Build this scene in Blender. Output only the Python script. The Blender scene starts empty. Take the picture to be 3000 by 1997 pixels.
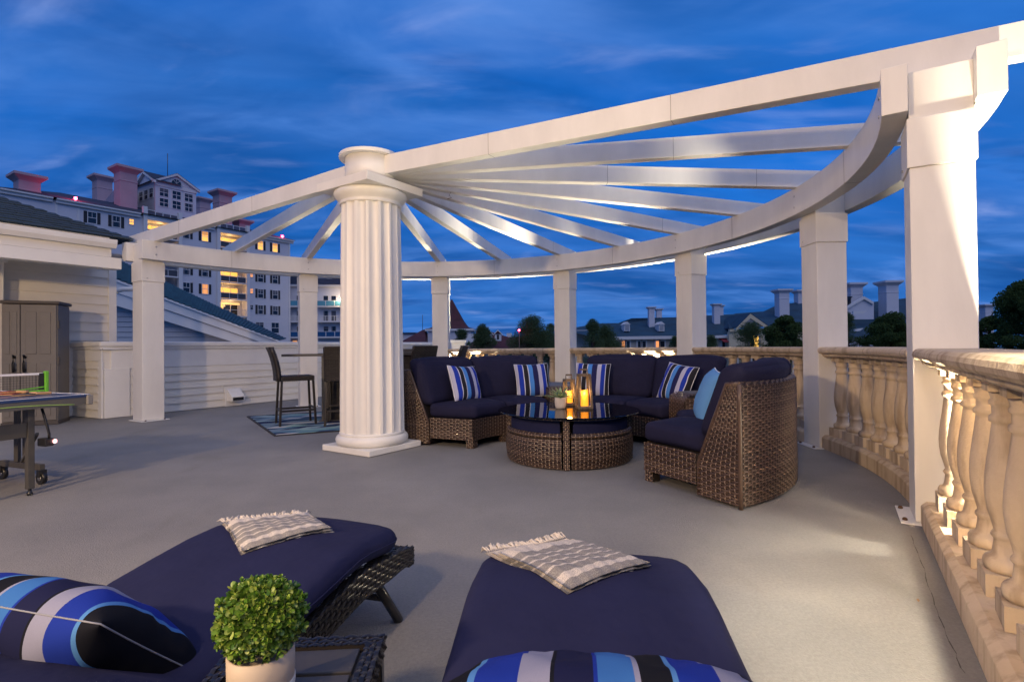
import bpy, bmesh, math, random
import numpy as np
from mathutils import Vector, Matrix
random.seed(7); rng = np.random.default_rng(7)
S = bpy.context.scene
COL = S.collection
PI = math.pi

# ------------------------------------------------------------------ camera
EYE, PITCH, ROLL, FPX = 1.1, 0.0105, 0.0097, 1560.6
def cam_axes():
    c, s = math.cos(PITCH), math.sin(PITCH)
    r, f, u = np.array([1., 0, 0]), np.array([0, c, s]), np.array([0, -s, c])
    c, s = math.cos(ROLL), math.sin(ROLL)
    return r*c-u*s, r*s+u*c, f
cd = bpy.data.cameras.new('camera'); cam = bpy.data.objects.new('camera', cd); COL.objects.link(cam)
_r, _u, _f = cam_axes()
cam.matrix_world = Matrix(((_r[0], _u[0], -_f[0], 0), (_r[1], _u[1], -_f[1], 0), (_r[2], _u[2], -_f[2], EYE), (0, 0, 0, 1)))
cd.sensor_width = 36; cd.lens = FPX*36/3000; cd.clip_start = .02; cd.clip_end = 3000
S.camera = cam

# ------------------------------------------------------------------ world: dusk sky with streaky cloud
W = bpy.data.worlds.new('World'); S.world = W; W.use_nodes = True
wt = W.node_tree; wt.nodes.clear()
def wn(t, **k):
    n = wt.nodes.new(t)
    for a, b in k.items(): setattr(n, a, b)
    return n
SUN_EL, SUN_AZ = math.radians(24), math.radians(200)
out = wn('ShaderNodeOutputWorld'); bg = wn('ShaderNodeBackground')
sky = wn('ShaderNodeTexSky'); sky.sky_type = 'NISHITA'; sky.sun_disc = False
sky.sun_elevation = math.radians(-2.0); sky.sun_rotation = SUN_AZ; sky.altitude = 0; sky.ozone_density = 6
tc = wn('ShaderNodeTexCoord'); sep = wn('ShaderNodeSeparateXYZ')
wt.links.new(tc.outputs['Generated'], sep.inputs[0])
grad = wn('ShaderNodeValToRGB')
cr = grad.color_ramp; cr.elements[0].position = 0.0; cr.elements[0].color = (.026, .105, .32, 1)
cr.elements[1].position = 1; cr.elements[1].color = (.003, .035, .16, 1)
for p_, c_ in ((.10, (.018, .105, .36, 1)), (.27, (.006, .115, .46, 1)), (.5, (.003, .075, .33, 1))):
    e_ = cr.elements.new(p_); e_.color = c_
wt.links.new(sep.outputs['Z'], grad.inputs[0])
def sky_clouds(scale, stretch, lo, hi, seed):
    # project onto a cloud plane so that the streaks converge to the horizon
    add = wn('ShaderNodeMath', operation='ADD'); add.inputs[1].default_value = .18
    wt.links.new(sep.outputs['Z'], add.inputs[0])
    dx = wn('ShaderNodeMath', operation='DIVIDE'); dy = wn('ShaderNodeMath', operation='DIVIDE')
    wt.links.new(sep.outputs['X'], dx.inputs[0]); wt.links.new(add.outputs[0], dx.inputs[1])
    wt.links.new(sep.outputs['Y'], dy.inputs[0]); wt.links.new(add.outputs[0], dy.inputs[1])
    cb = wn('ShaderNodeCombineXYZ'); wt.links.new(dx.outputs[0], cb.inputs[0]); wt.links.new(dy.outputs[0], cb.inputs[1])
    mp = wn('ShaderNodeMapping'); mp.inputs['Scale'].default_value = stretch; mp.inputs['Location'].default_value = seed
    mp.inputs['Rotation'].default_value = (0, 0, math.radians(28))
    wt.links.new(cb.outputs[0], mp.inputs[0])
    nz = wn('ShaderNodeTexNoise'); nz.inputs['Scale'].default_value = scale; nz.inputs['Detail'].default_value = 6
    nz.inputs['Roughness'].default_value = .52; nz.inputs['Distortion'].default_value = .5
    wt.links.new(mp.outputs[0], nz.inputs['Vector'])
    mr = wn('ShaderNodeMapRange', interpolation_type='SMOOTHSTEP')
    mr.inputs['From Min'].default_value = lo; mr.inputs['From Max'].default_value = hi
    wt.links.new(nz.outputs['Fac'], mr.inputs['Value'])
    return mr.outputs[0]
def wmix(fac, a, b, mul=1.0):
    m = wn('ShaderNodeMix', data_type='RGBA')
    f = wn('ShaderNodeMath', operation='MULTIPLY'); f.inputs[1].default_value = mul
    wt.links.new(fac, f.inputs[0]); wt.links.new(f.outputs[0], m.inputs['Factor'])
    wt.links.new(a, m.inputs['A'])
    if isinstance(b, tuple): m.inputs['B'].default_value = b
    else: wt.links.new(b, m.inputs['B'])
    return m.outputs['Result']
c = grad.outputs[0]
c = wmix(sky_clouds(1.0, (.6, 1.0, 1), .36, .66, (3.1, 1.7, 0)), c, (.003, .046, .19, 1), .8)
c = wmix(sky_clouds(1.3, (.5, 1.0, 1), .38, .82, (2.3, 8.2, 0)), c, (.024, .135, .45, 1), .85)
c = wmix(sky_clouds(2.0, (.6, 1.1, 1), .42, .72, (5.7, 3.3, 0)), c, (.005, .06, .25, 1), .35)
c = wmix(sky_clouds(2.0, (.45, 1.0, 1), .46, .92, (7.3, 4.2, 0)), c, (.075, .185, .50, 1), .95)
c = wmix(sky_clouds(2.7, (.5, 1.1, 1), .50, .74, (4.4, 6.1, 0)), c, (.06, .17, .48, 1), .75)
c = wmix(sky_clouds(2.3, (.6, 1.1, 1), .50, .72, (8.8, 2.6, 0)), c, (.003, .05, .22, 1), .6)
c = wmix(sky_clouds(4.2, (.42, 1.0, 1), .54, .92, (1.9, 9.4, 0)), c, (.20, .28, .56, 1), .75)
nm = wn('ShaderNodeMix', data_type='RGBA', blend_type='ADD'); nm.inputs['Factor'].default_value = .05
wt.links.new(c, nm.inputs['A']); wt.links.new(sky.outputs[0], nm.inputs['B'])
bg.inputs['Strength'].default_value = .76
wt.links.new(nm.outputs['Result'], bg.inputs['Color']); wt.links.new(bg.outputs[0], out.inputs[0])

# ------------------------------------------------------------------ lights
def light(name, kind, loc, energy, color, target=None, **k):
    d = bpy.data.lights.new(name, kind); d.energy = energy; d.color = color
    for a, b in k.items(): setattr(d, a, b)
    o = bpy.data.objects.new(name, d); COL.objects.link(o); o.location = loc
    if target is not None:
        o.rotation_euler = (Vector(target)-Vector(loc)).to_track_quat('-Z', 'Y').to_euler()
    return o
WARM, WHITE = (1, .69, .38), (1, .88, .66)
_az = math.radians(-68); _el = math.radians(60)
sd = (math.cos(_az)*math.cos(_el), math.sin(_az)*math.cos(_el), math.sin(_el))
light('dusk_fill', 'SUN', (0, 0, 30), .56, (1, .90, .84), (-sd[0], -sd[1], 30-sd[2]), angle=math.radians(80))  # soft fill added for the dusk glow; the sun itself is down
S.view_settings.view_transform = 'Standard'; S.view_settings.look = 'None'
S.view_settings.exposure = 1.0; S.view_settings.gamma = 1; S.view_settings.use_curve_mapping = False
PC = np.array([-1.5444, 5.8681]); PR = 4.9237; TH = 2.595; PW = .1563     # pergola centre, radius, first angle, post half width
def rad(ang, r): return PC + r*np.array([math.cos(ang), math.sin(ang)])
post_ang = [TH - i*PI/6 for i in range(7)]
def outside(ang, dt, dr):
    e = np.array([math.cos(ang), math.sin(ang)]); t = np.array([math.sin(ang), -math.cos(ang)])
    return PC + e*(PR+dr) + t*dt
_a = outside(post_ang[6], .74, .30); _b = outside(post_ang[2], .55, .27); _c = outside(post_ang[4], -.55, .27)
FLOODS = [(_a[0], _a[1]), (_b[0], _b[1]), (_c[0], _c[1])]
for (fx, fy), en in zip(FLOODS, (430, 950, 950)):
    _d = np.array((PC[0]-fx, PC[1]-fy)); _d /= np.linalg.norm(_d)
    light('flood_lamp', 'SPOT', (fx, fy, .34), en, WHITE, (fx+_d[0]*.9, fy+_d[1]*.9, 2.9), spot_size=math.radians(108), spot_blend=.7, shadow_soft_size=.05)
for (fx, fy), en in zip(FLOODS, (38, 15, 28)):      # spill from the open sides of the floodlights
    light('flood_spill', 'POINT', (fx, fy, .40), en, WHITE, shadow_soft_size=.04)
light('wall_lamp', 'POINT', (-4.3, -1.3, 2.9), 640, WARM, shadow_soft_size=.14)
light('wall_lamp', 'POINT', (-1.5, -1.9, 3.4), 270, WARM, shadow_soft_size=.14)
light('eave_downlight', 'SPOT', (.26, -.5, 2.8), 900, (1, .86, .62), (1.5, 1.9, 0), spot_size=math.radians(33), spot_blend=1.0, shadow_soft_size=.06)

# ------------------------------------------------------------------ materials
MATS = {}
def mat(name, col, rough=.5, noise=0, nscale=8, bump=0, bscale=60, metal=0, spec=.5, col2=None, island=None, alpha=1, trans=0, emit=None, estr=0, coat=0, detail=4, stretch=None, sheen=0, bdist=.01):
    if name in MATS: return MATS[name]
    m = bpy.data.materials.new(name); m.use_nodes = True; t = m.node_tree
    b = t.nodes['Principled BSDF']
    b.inputs['Base Color'].default_value = (*col, 1); b.inputs['Roughness'].default_value = rough
    b.inputs['Metallic'].default_value = metal; b.inputs['Specular IOR Level'].default_value = spec
    b.inputs['Coat Weight'].default_value = coat; b.inputs['Transmission Weight'].default_value = trans
    b.inputs['Sheen Weight'].default_value = sheen
    if emit: b.inputs['Emission Color'].default_value = (*emit, 1); b.inputs['Emission Strength'].default_value = estr
    tcn = t.nodes.new('ShaderNodeTexCoord'); vec = tcn.outputs['Object']
    if stretch:
        mp = t.nodes.new('ShaderNodeMapping'); mp.inputs['Scale'].default_value = stretch
        t.links.new(vec, mp.inputs[0]); vec = mp.outputs[0]
    last = None
    if noise or col2:
        n = t.nodes.new('ShaderNodeTexNoise'); n.inputs['Scale'].default_value = nscale; n.inputs['Detail'].default_value = detail
        n.inputs['Roughness'].default_value = .6
        t.links.new(vec, n.inputs['Vector'])
        r = t.nodes.new('ShaderNodeValToRGB'); r.color_ramp.elements[0].position = .3; r.color_ramp.elements[1].position = .7
        c2 = col2 or tuple(min(1, x*(1+noise)) for x in col)
        c1 = col if col2 else tuple(x*(1-noise) for x in col)
        r.color_ramp.elements[0].color = (*c1, 1); r.color_ramp.elements[1].color = (*c2, 1)
        t.links.new(n.outputs['Fac'], r.inputs[0]); last = r.outputs[0]
    if island:
        g = t.nodes.new('ShaderNodeNewGeometry'); r = t.nodes.new('ShaderNodeValToRGB')
        el = r.color_ramp.elements
        el[0].color = (*island[0], 1); el[1].color = (*island[-1], 1)
        for i, cc in enumerate(island[1:-1]):
            e = el.new((i+1)/(len(island)-1)); e.color = (*cc, 1)
        t.links.new(g.outputs['Random Per Island'], r.inputs[0])
        if last is not None:
            mx = t.nodes.new('ShaderNodeMix'); mx.data_type = 'RGBA'; mx.blend_type = 'MULTIPLY'; mx.inputs['Factor'].default_value = 1
            mu = t.nodes.new('ShaderNodeMix'); mu.data_type = 'RGBA'; mu.inputs['Factor'].default_value = .5
            mu.inputs['B'].default_value = (1, 1, 1, 1); t.links.new(last, mu.inputs['A'])
            t.links.new(r.outputs[0], mx.inputs['A']); t.links.new(mu.outputs['Result'], mx.inputs['B']); last = mx.outputs['Result']
        else: last = r.outputs[0]
    if last is not None: t.links.new(last, b.inputs['Base Color'])
    if bump:
        n2 = t.nodes.new('ShaderNodeTexNoise'); n2.inputs['Scale'].default_value = bscale; n2.inputs['Detail'].default_value = 3
        t.links.new(vec, n2.inputs['Vector'])
        bp = t.nodes.new('ShaderNodeBump'); bp.inputs['Strength'].default_value = bump; bp.inputs['Distance'].default_value = bdist
        t.links.new(n2.outputs['Fac'], bp.inputs['Height']); t.links.new(bp.outputs[0], b.inputs['Normal'])
    MATS[name] = m; return m
def stripes(name, seq, axis=0, rough=.85, weave=0, coord='Generated'):
    """flat woven stripes across one axis of the object's own box"""
    m = bpy.data.materials.new(name); m.use_nodes = True; t = m.node_tree; b = t.nodes['Principled BSDF']
    b.inputs['Roughness'].default_value = rough; b.inputs['Specular IOR Level'].default_value = .1
    tcn = t.nodes.new('ShaderNodeTexCoord'); sp = t.nodes.new('ShaderNodeSeparateXYZ'); t.links.new(tcn.outputs[coord], sp.inputs[0])
    r = t.nodes.new('ShaderNodeValToRGB'); r.color_ramp.interpolation = 'CONSTANT'
    tot = sum(w for w, _ in seq); p = 0
    for i, (w, cc) in enumerate(seq):
        e = r.color_ramp.elements[0] if i == 0 else r.color_ramp.elements.new(p/tot)
        if i == 0: e.position = 0
        e.color = (*cc, 1); p += w
    r.color_ramp.elements.remove(r.color_ramp.elements[-1]) if len(r.color_ramp.elements) > len(seq) else None
    t.links.new(sp.outputs[axis], r.inputs[0])
    col = r.outputs[0]
    n = t.nodes.new('ShaderNodeTexNoise'); n.inputs['Scale'].default_value = 420 if weave else 900; n.inputs['Detail'].default_value = 2
    t.links.new(tcn.outputs['Object'], n.inputs['Vector'])
    mx = t.nodes.new('ShaderNodeMix'); mx.data_type = 'RGBA'; mx.blend_type = 'MULTIPLY'; mx.inputs['Factor'].default_value = .8 if weave else .25
    rr = t.nodes.new('ShaderNodeValToRGB'); rr.color_ramp.elements[0].position = .38; rr.color_ramp.elements[1].position = .6
    rr.color_ramp.elements[0].color = (.35, .35, .38, 1) if weave else (.6, .6, .6, 1)
    t.links.new(n.outputs['Fac'], rr.inputs[0]); t.links.new(col, mx.inputs['A']); t.links.new(rr.outputs[0], mx.inputs['B'])
    t.links.new(mx.outputs['Result'], b.inputs['Base Color'])
    bp = t.nodes.new('ShaderNodeBump'); bp.inputs['Strength'].default_value = .25; bp.inputs['Distance'].default_value = .004
    n3 = t.nodes.new('ShaderNodeTexNoise'); n3.inputs['Scale'].default_value = 14; n3.inputs['Detail'].default_value = 5
    t.links.new(tcn.outputs['Object'], n3.inputs['Vector']); t.links.new(n3.outputs['Fac'], bp.inputs['Height'])
    t.links.new(bp.outputs[0], b.inputs['Normal'])
    MATS[name] = m; return m

PAINT = mat('white_paint', (.72, .695, .65), .42, noise=.07, nscale=2.2, bump=.07, bscale=60, detail=8, stretch=(1.6, 1.6, .5))
TRIM = mat('white_trim', (.74, .73, .70), .5, noise=.04, nscale=2.5, bump=.05, bscale=70)
SIDING = mat('cream_siding', (.70, .67, .60), .6, noise=.05, nscale=2, bump=.08, bscale=60, stretch=(1, 1, 4))
STONE = mat('cast_stone', (.52, .40, .27), .85, bump=.35, bscale=55, col2=(.62, .50, .36), nscale=5, detail=8, spec=.3)
FLOOR = mat('deck_coating', (.198, .195, .192), .7, bump=.8, bscale=140, col2=(.255, .248, .24), nscale=1.3, detail=9, spec=.35, bdist=.006)
def deck_material():
    m = FLOOR; t = m.node_tree; b = t.nodes['Principled BSDF']
    tcn = [n for n in t.nodes if n.type == 'TEX_COORD'][0]
    src = b.inputs['Base Color'].links[0].from_socket
    def layer(scale, det, lo, hi, c0, c1, src, stretch=None):
        n = t.nodes.new('ShaderNodeTexNoise'); n.inputs['Scale'].default_value = scale; n.inputs['Detail'].default_value = det; n.inputs['Distortion'].default_value = .4
        v = tcn.outputs['Object']
        if stretch:
            mp = t.nodes.new('ShaderNodeMapping'); mp.inputs['Scale'].default_value = stretch; mp.inputs['Rotation'].default_value = (0, 0, .6); t.links.new(v, mp.inputs[0]); v = mp.outputs[0]
        t.links.new(v, n.inputs['Vector']); r = t.nodes.new('ShaderNodeValToRGB'); r.color_ramp.elements[0].position = lo; r.color_ramp.elements[1].position = hi
        r.color_ramp.elements[0].color = (*c0, 1); r.color_ramp.elements[1].color = (*c1, 1); t.links.new(n.outputs['Fac'], r.inputs[0])
        x = t.nodes.new('ShaderNodeMix'); x.data_type = 'RGBA'; x.blend_type = 'MULTIPLY'; x.inputs['Factor'].default_value = 1
        t.links.new(src, x.inputs['A']); t.links.new(r.outputs[0], x.inputs['B']); return x.outputs['Result']
    src = layer(.45, 6, .3, .7, (.84, .83, .84), (1.06, 1.05, 1.03), src)           # broad weathering
    src = layer(2.2, 8, .28, .42, (.88, .87, .85), (1, 1, 1), src, (1, .35, 1))      # old scuffs and water marks
    src = layer(70, 3, .35, .65, (.92, .92, .92), (1.06, 1.06, 1.05), src)            # coarse aggregate in the coating
    src = layer(28, 2, .74, .78, (1, 1, 1), (1.14, 1.13, 1.11), src)                 # stray pale grit
    t.links.new(src, b.inputs['Base Color'])
deck_material()
def stone_variation():
    t = STONE.node_tree; b = t.nodes['Principled BSDF']; src = b.inputs['Base Color'].links[0].from_socket
    oi = t.nodes.new('ShaderNodeObjectInfo'); mr = t.nodes.new('ShaderNodeMapRange'); mr.inputs['To Min'].default_value = .84; mr.inputs['To Max'].default_value = 1.06
    t.links.new(oi.outputs['Random'], mr.inputs['Value'])
    tcn = [n for n in t.nodes if n.type == 'TEX_COORD'][0]; ad = t.nodes.new('ShaderNodeVectorMath'); ad.operation = 'ADD'; cb = t.nodes.new('ShaderNodeCombineXYZ')
    t.links.new(oi.outputs['Random'], cb.inputs[0]); sc = t.nodes.new('ShaderNodeVectorMath'); sc.operation = 'SCALE'; sc.inputs['Scale'].default_value = 40
    t.links.new(cb.outputs[0], sc.inputs[0]); t.links.new(tcn.outputs['Object'], ad.inputs[0]); t.links.new(sc.outputs[0], ad.inputs[1])
    mp = t.nodes.new('ShaderNodeMapping'); mp.inputs['Scale'].default_value = (14, 14, 2.2); t.links.new(ad.outputs[0], mp.inputs[0])
    n = t.nodes.new('ShaderNodeTexNoise'); n.inputs['Scale'].default_value = 1; n.inputs['Detail'].default_value = 6; t.links.new(mp.outputs[0], n.inputs['Vector'])
    r = t.nodes.new('ShaderNodeValToRGB'); r.color_ramp.elements[0].position = .34; r.color_ramp.elements[1].position = .5; r.color_ramp.elements[0].color = (.62, .58, .54, 1); r.color_ramp.elements[1].color = (1, 1, 1, 1)
    t.links.new(n.outputs['Fac'], r.inputs[0])
    x = t.nodes.new('ShaderNodeMix'); x.data_type = 'RGBA'; x.blend_type = 'MULTIPLY'; x.inputs['Factor'].default_value = .8; t.links.new(src, x.inputs['A']); t.links.new(r.outputs[0], x.inputs['B'])
    y = t.nodes.new('ShaderNodeMix'); y.data_type = 'RGBA'; y.blend_type = 'MULTIPLY'; y.inputs['Factor'].default_value = 1; t.links.new(x.outputs['Result'], y.inputs['A']); t.links.new(mr.outputs[0], y.inputs['B'])
    t.links.new(y.outputs['Result'], b.inputs['Base Color'])
stone_variation()
BACKING = mat('dark_gap_backing', (.016, .010, .007), .8)  # near-black backing that stands in for the shade between the strands
WICKER = mat('brown_wicker', (.2, .1, .05), .36, island=((.05, .030, .020), (.09, .055, .037), (.13, .085, .06), (.19, .135, .10)), noise=.25, nscale=60, coat=.1)
STAKES = {'brown_wicker': mat('tan_wicker_stake', (.25, .18, .13), .4, noise=.2, nscale=50)}
WICKERD = mat('dark_wicker', (.05, .04, .03), .38, island=((.022, .017, .014), (.036, .028, .023), (.055, .043, .036)), noise=.2, nscale=60)
WICKERB = mat('black_wicker', (.02, .018, .017), .3, island=((.012, .011, .011), (.022, .020, .019), (.034, .030, .027)), noise=.2, nscale=60, coat=.2)
NAVY = mat('navy_canvas', (.0135, .0155, .051), .85, noise=.10, nscale=4, bump=.4, bscale=9, spec=.15, bdist=.02)
NAVY2 = mat('dark_navy_canvas', (.0140, .0140, .038), .85, noise=.12, nscale=4, bump=.4, bscale=8, spec=.15, bdist=.02)
PIPING = mat('white_piping', (.7, .7, .72), .7)
METAL = mat('charcoal_metal', (.075, .07, .062), .45, noise=.1, nscale=12, metal=.2)
BLACK = mat('black_plastic', (.012, .012, .013), .4)
STEEL = mat('steel', (.55, .53, .5), .3, metal=1)
RUST = mat('rusty_bolt', (.12, .06, .03), .7, metal=.5)

# ------------------------------------------------------------------ mesh builder and objects
OFF = {}
class MB:
    def __init__(s): s.v = []; s.f = []; s.sm = []
    def add(s, vs, fs, smooth=False):
        o = len(s.v); s.v += [tuple(map(float, p)) for p in vs]; s.f += [tuple(o+i for i in f) for f in fs]; s.sm += [smooth]*len(fs); return s
    def box(s, c, h, ax=None, ay=None, az=None):
        """box by centre, half sizes and (optional) axes"""
        ax = np.array(ax if ax is not None else (1, 0, 0), float); ay = np.array(ay if ay is not None else (0, 1, 0), float); az = np.array(az if az is not None else (0, 0, 1), float)
        c = np.array(c, float)
        vs = [c+ax*h[0]*i+ay*h[1]*j+az*h[2]*k for k in (-1, 1) for j in (-1, 1) for i in (-1, 1)]
        return s.add(vs, [(0, 2, 3, 1), (4, 5, 7, 6), (0, 1, 5, 4), (2, 6, 7, 3), (0, 4, 6, 2), (1, 3, 7, 5)])
    def bar(s, a, b, w, h, up=(0, 0, 1)):
        a = np.array(a, float); b = np.array(b, float); d = b-a; L = np.linalg.norm(d); d /= L
        x = np.cross(d, up); n = np.linalg.norm(x)
        x = np.array((1., 0, 0)) if n < 1e-6 else x/n
        return s.box((a+b)/2, (L/2, w/2, h/2), d, x, np.cross(x, d))
    def quad(s, *p): return s.add(p, [tuple(range(len(p)))])
    def prism(s, poly, z0, z1):
        n = len(poly)
        z0 = [z0]*n if np.isscalar(z0) else z0; z1 = [z1]*n if np.isscalar(z1) else z1
        vs = [(p[0], p[1], z) for p, z in zip(poly, z0)]+[(p[0], p[1], z) for p, z in zip(poly, z1)]
        return s.add(vs, [tuple(range(n-1, -1, -1)), tuple(range(n, 2*n))]+[(i, (i+1) % n, n+(i+1) % n, n+i) for i in range(n)])
    def extrude(s, poly, d):
        """closed 3-d polygon pushed along d"""
        n = len(poly); P = [np.array(p, float) for p in poly]; d = np.array(d, float)
        return s.add(P+[p+d for p in P], [tuple(range(n-1, -1, -1)), tuple(range(n, 2*n))]+[(i, (i+1) % n, n+(i+1) % n, n+i) for i in range(n)])
    def lathe(s, prof, c=(0, 0), n=24, smooth=True, squash=1):
        vs = []; m = len(prof)
        for i in range(n):
            a = 2*PI*i/n
            for r, z in prof: vs.append((c[0]+r*math.cos(a), c[1]+r*squash*math.sin(a), z))
        fs = [(i*m+j, ((i+1) % n)*m+j, ((i+1) % n)*m+j+1, i*m+j+1) for i in range(n) for j in range(m-1)]
        s.add(vs, fs, smooth)
        if prof[0][0] > 1e-4: s.f.append(tuple(len(s.v)-n*m+i*m for i in range(n-1, -1, -1))); s.sm.append(False)
        if prof[-1][0] > 1e-4: s.f.append(tuple(len(s.v)-n*m+i*m+m-1 for i in range(n))); s.sm.append(False)
        return s
    def tube(s, pts, r, n=8, caps=True, smooth=True):
        P = [np.array(p, float) for p in pts]; R = [r]*len(P) if np.isscalar(r) else r
        vs = []; up = np.array((0, 0, 1.))
        for i, p in enumerate(P):
            d = P[min(i+1, len(P)-1)]-P[max(i-1, 0)]; d /= np.linalg.norm(d)+1e-9
            x = np.cross(d, up)
            if np.linalg.norm(x) < .05: x = np.cross(d, (0, 1., 0))
            x /= np.linalg.norm(x); y = np.cross(d, x)
            vs += [p+R[i]*(x*math.cos(2*PI*k/n)+y*math.sin(2*PI*k/n)) for k in range(n)]
        fs = [(i*n+k, i*n+(k+1) % n, (i+1)*n+(k+1) % n, (i+1)*n+k) for i in range(len(P)-1) for k in range(n)]
        o = len(s.v); s.add(vs, fs, smooth)
        if caps: s.f += [tuple(o+k for k in range(n-1, -1, -1)), tuple(o+(len(P)-1)*n+k for k in range(n))]; s.sm += [False, False]
        return s
    def sweep(s, path, prof, closed=True, caps=True, smooth=False):
        """profile (side, up) swept along a level path; side is to the right of travel"""
        P = [np.array(p, float) for p in path]; m = len(prof); vs = []
        for i, p in enumerate(P):
            d = (P[min(i+1, len(P)-1)]-P[max(i-1, 0)])[:2]; d /= np.linalg.norm(d); x = np.array((d[1], -d[0], 0))
            vs += [(p[0]+x[0]*a, p[1]+x[1]*a, p[2]+b) for a, b in prof]
        k = m if closed else m-1
        fs = [(i*m+j, i*m+(j+1) % m, (i+1)*m+(j+1) % m, (i+1)*m+j) for i in range(len(P)-1) for j in range(k)]
        o = len(s.v); s.add(vs, fs, smooth)
        if caps and closed: s.f += [tuple(o+j for j in range(m-1, -1, -1)), tuple(o+(len(P)-1)*m+j for j in range(m))]; s.sm += [False, False]
        return s
    def mesh(s, name, off=(0, 0, 0), fix=True):
        me = bpy.data.meshes.new(name); V = np.array(s.v, float).reshape(-1, 3)-np.array(off)
        me.from_pydata(V.tolist(), [], s.f); me.polygons.foreach_set('use_smooth', s.sm)
        if fix and len(s.f) < 60000:
            b = bmesh.new(); b.from_mesh(me); bmesh.ops.recalc_face_normals(b, faces=b.faces); b.to_mesh(me); b.free()
        me.update(); return me
    def build(s, name, material, parent=None, bevel=0, fix=True, kind=None, seg=2):
        off = OFF.get(parent.name, (0, 0, 0)) if parent else (0, 0, 0)
        me = s.mesh(name, off, fix); me.materials.append(material)
        return obj(name, me, parent, bevel, kind, seg)
def obj(name, me, parent=None, bevel=0, kind=None, seg=2):
    o = bpy.data.objects.new(name, me); COL.objects.link(o)
    if parent: o.parent = parent; OFF[o.name] = OFF.get(parent.name, (0, 0, 0))
    if bevel:
        md = o.modifiers.new('edge', 'BEVEL'); md.width = bevel; md.segments = seg; md.limit_method = 'ANGLE'; md.angle_limit = .7
    if kind: o['kind'] = kind
    return o
def tag(o, label, cat, group=None, kind=None):
    o['label'] = label; o['category'] = cat
    if group: o['group'] = group
    if kind: o['kind'] = kind
    return o
def thing(name, label, cat, loc=(0, 0, 0), group=None, world=True):
    """an Empty at the thing's base; its parts are given in world coordinates (world) or local ones"""
    o = bpy.data.objects.new(name, None); COL.objects.link(o); o.empty_display_size = .1
    o.location = loc; OFF[o.name] = tuple(loc) if world else (0, 0, 0)
    return tag(o, label, cat, group)
def kids(o): return [c for c in COL.objects if c.parent == o]
CH = {}
def copy_tree(o, parent=None):
    c = o.copy(); COL.objects.link(c); c.parent = parent; OFF[c.name] = OFF.get(o.name, (0, 0, 0))
    for ch in list(o.children): copy_tree(ch, c)
    return c
def struct(name, mb, material, bevel=0):
    o = mb.build(name, material, None, bevel); o['kind'] = 'structure'; return o

def ray(px, py):
    r, u, f = cam_axes(); return f + r*(px-1500)/FPX - u*(py-998.5)/FPX
def at(px, py, Y):
    d = ray(px, py); return np.array((0, 0, EYE))+d*(Y/d[1])
def gp(px, py, z=0):
    d = ray(px, py); return np.array((0, 0, EYE))+d*((z-EYE)/d[2])

# ------------------------------------------------------------------ shared shapes
def cube_grid(n):
    """unit cube surface, n x n quads per face, welded"""
    key = {}; vs = []; fs = []
    def vid(p):
        k = tuple(np.round(p, 5))
        if k not in key: key[k] = len(vs); vs.append(p)
        return key[k]
    t = np.sin(np.linspace(-1, 1, n+1)*PI/2)
    for a in range(3):
        for sg in (-1, 1):
            for i in range(n):
                for j in range(n):
                    q = []
                    for (ii, jj) in ((i, j), (i+1, j), (i+1, j+1), (i, j+1)):
                        p = np.zeros(3); p[a] = sg; p[(a+1) % 3] = t[ii]; p[(a+2) % 3] = t[jj]; q.append(vid(p))
                    fs.append(tuple(q if sg > 0 else q[::-1]))
    return np.array(vs), fs
CG = {}
def soft_box(h, r, n=12, puff=(0, 0, 0), wob=0, seed=0):
    """rounded, slightly blown-up cushion box; returns verts, faces in local units"""
    if n not in CG: CG[n] = cube_grid(n)
    v, f = CG[n]; h = np.array(h, float)
    q = v*h; c = np.clip(q, -(h-r), h-r); d = q-c; L = np.linalg.norm(d, axis=1, keepdims=True); L[L == 0] = 1
    # spread the ring of outer samples around the rounded edge
    p = c+d/L*r
    for a in range(3):
        o1, o2 = (a+1) % 3, (a+2) % 3
        p[:, a] += np.sign(v[:, a])*(np.abs(v[:, a]) > .3)*puff[a]*(1-v[:, o1]**2)*(1-v[:, o2]**2)
    if wob:
        g = np.random.default_rng(seed); ph = g.uniform(0, 6, 6); k = g.uniform(3, 9, 6)
        p += wob*np.stack([np.sin(k[0]*p[:, 1]+ph[0])*np.cos(k[1]*p[:, 2]+ph[1]), np.sin(k[2]*p[:, 0]+ph[2])*np.cos(k[3]*p[:, 2]+ph[3]), np.sin(k[4]*p[:, 0]+ph[4])*np.cos(k[5]*p[:, 1]+ph[5])], 1)
    return p, f
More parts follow.
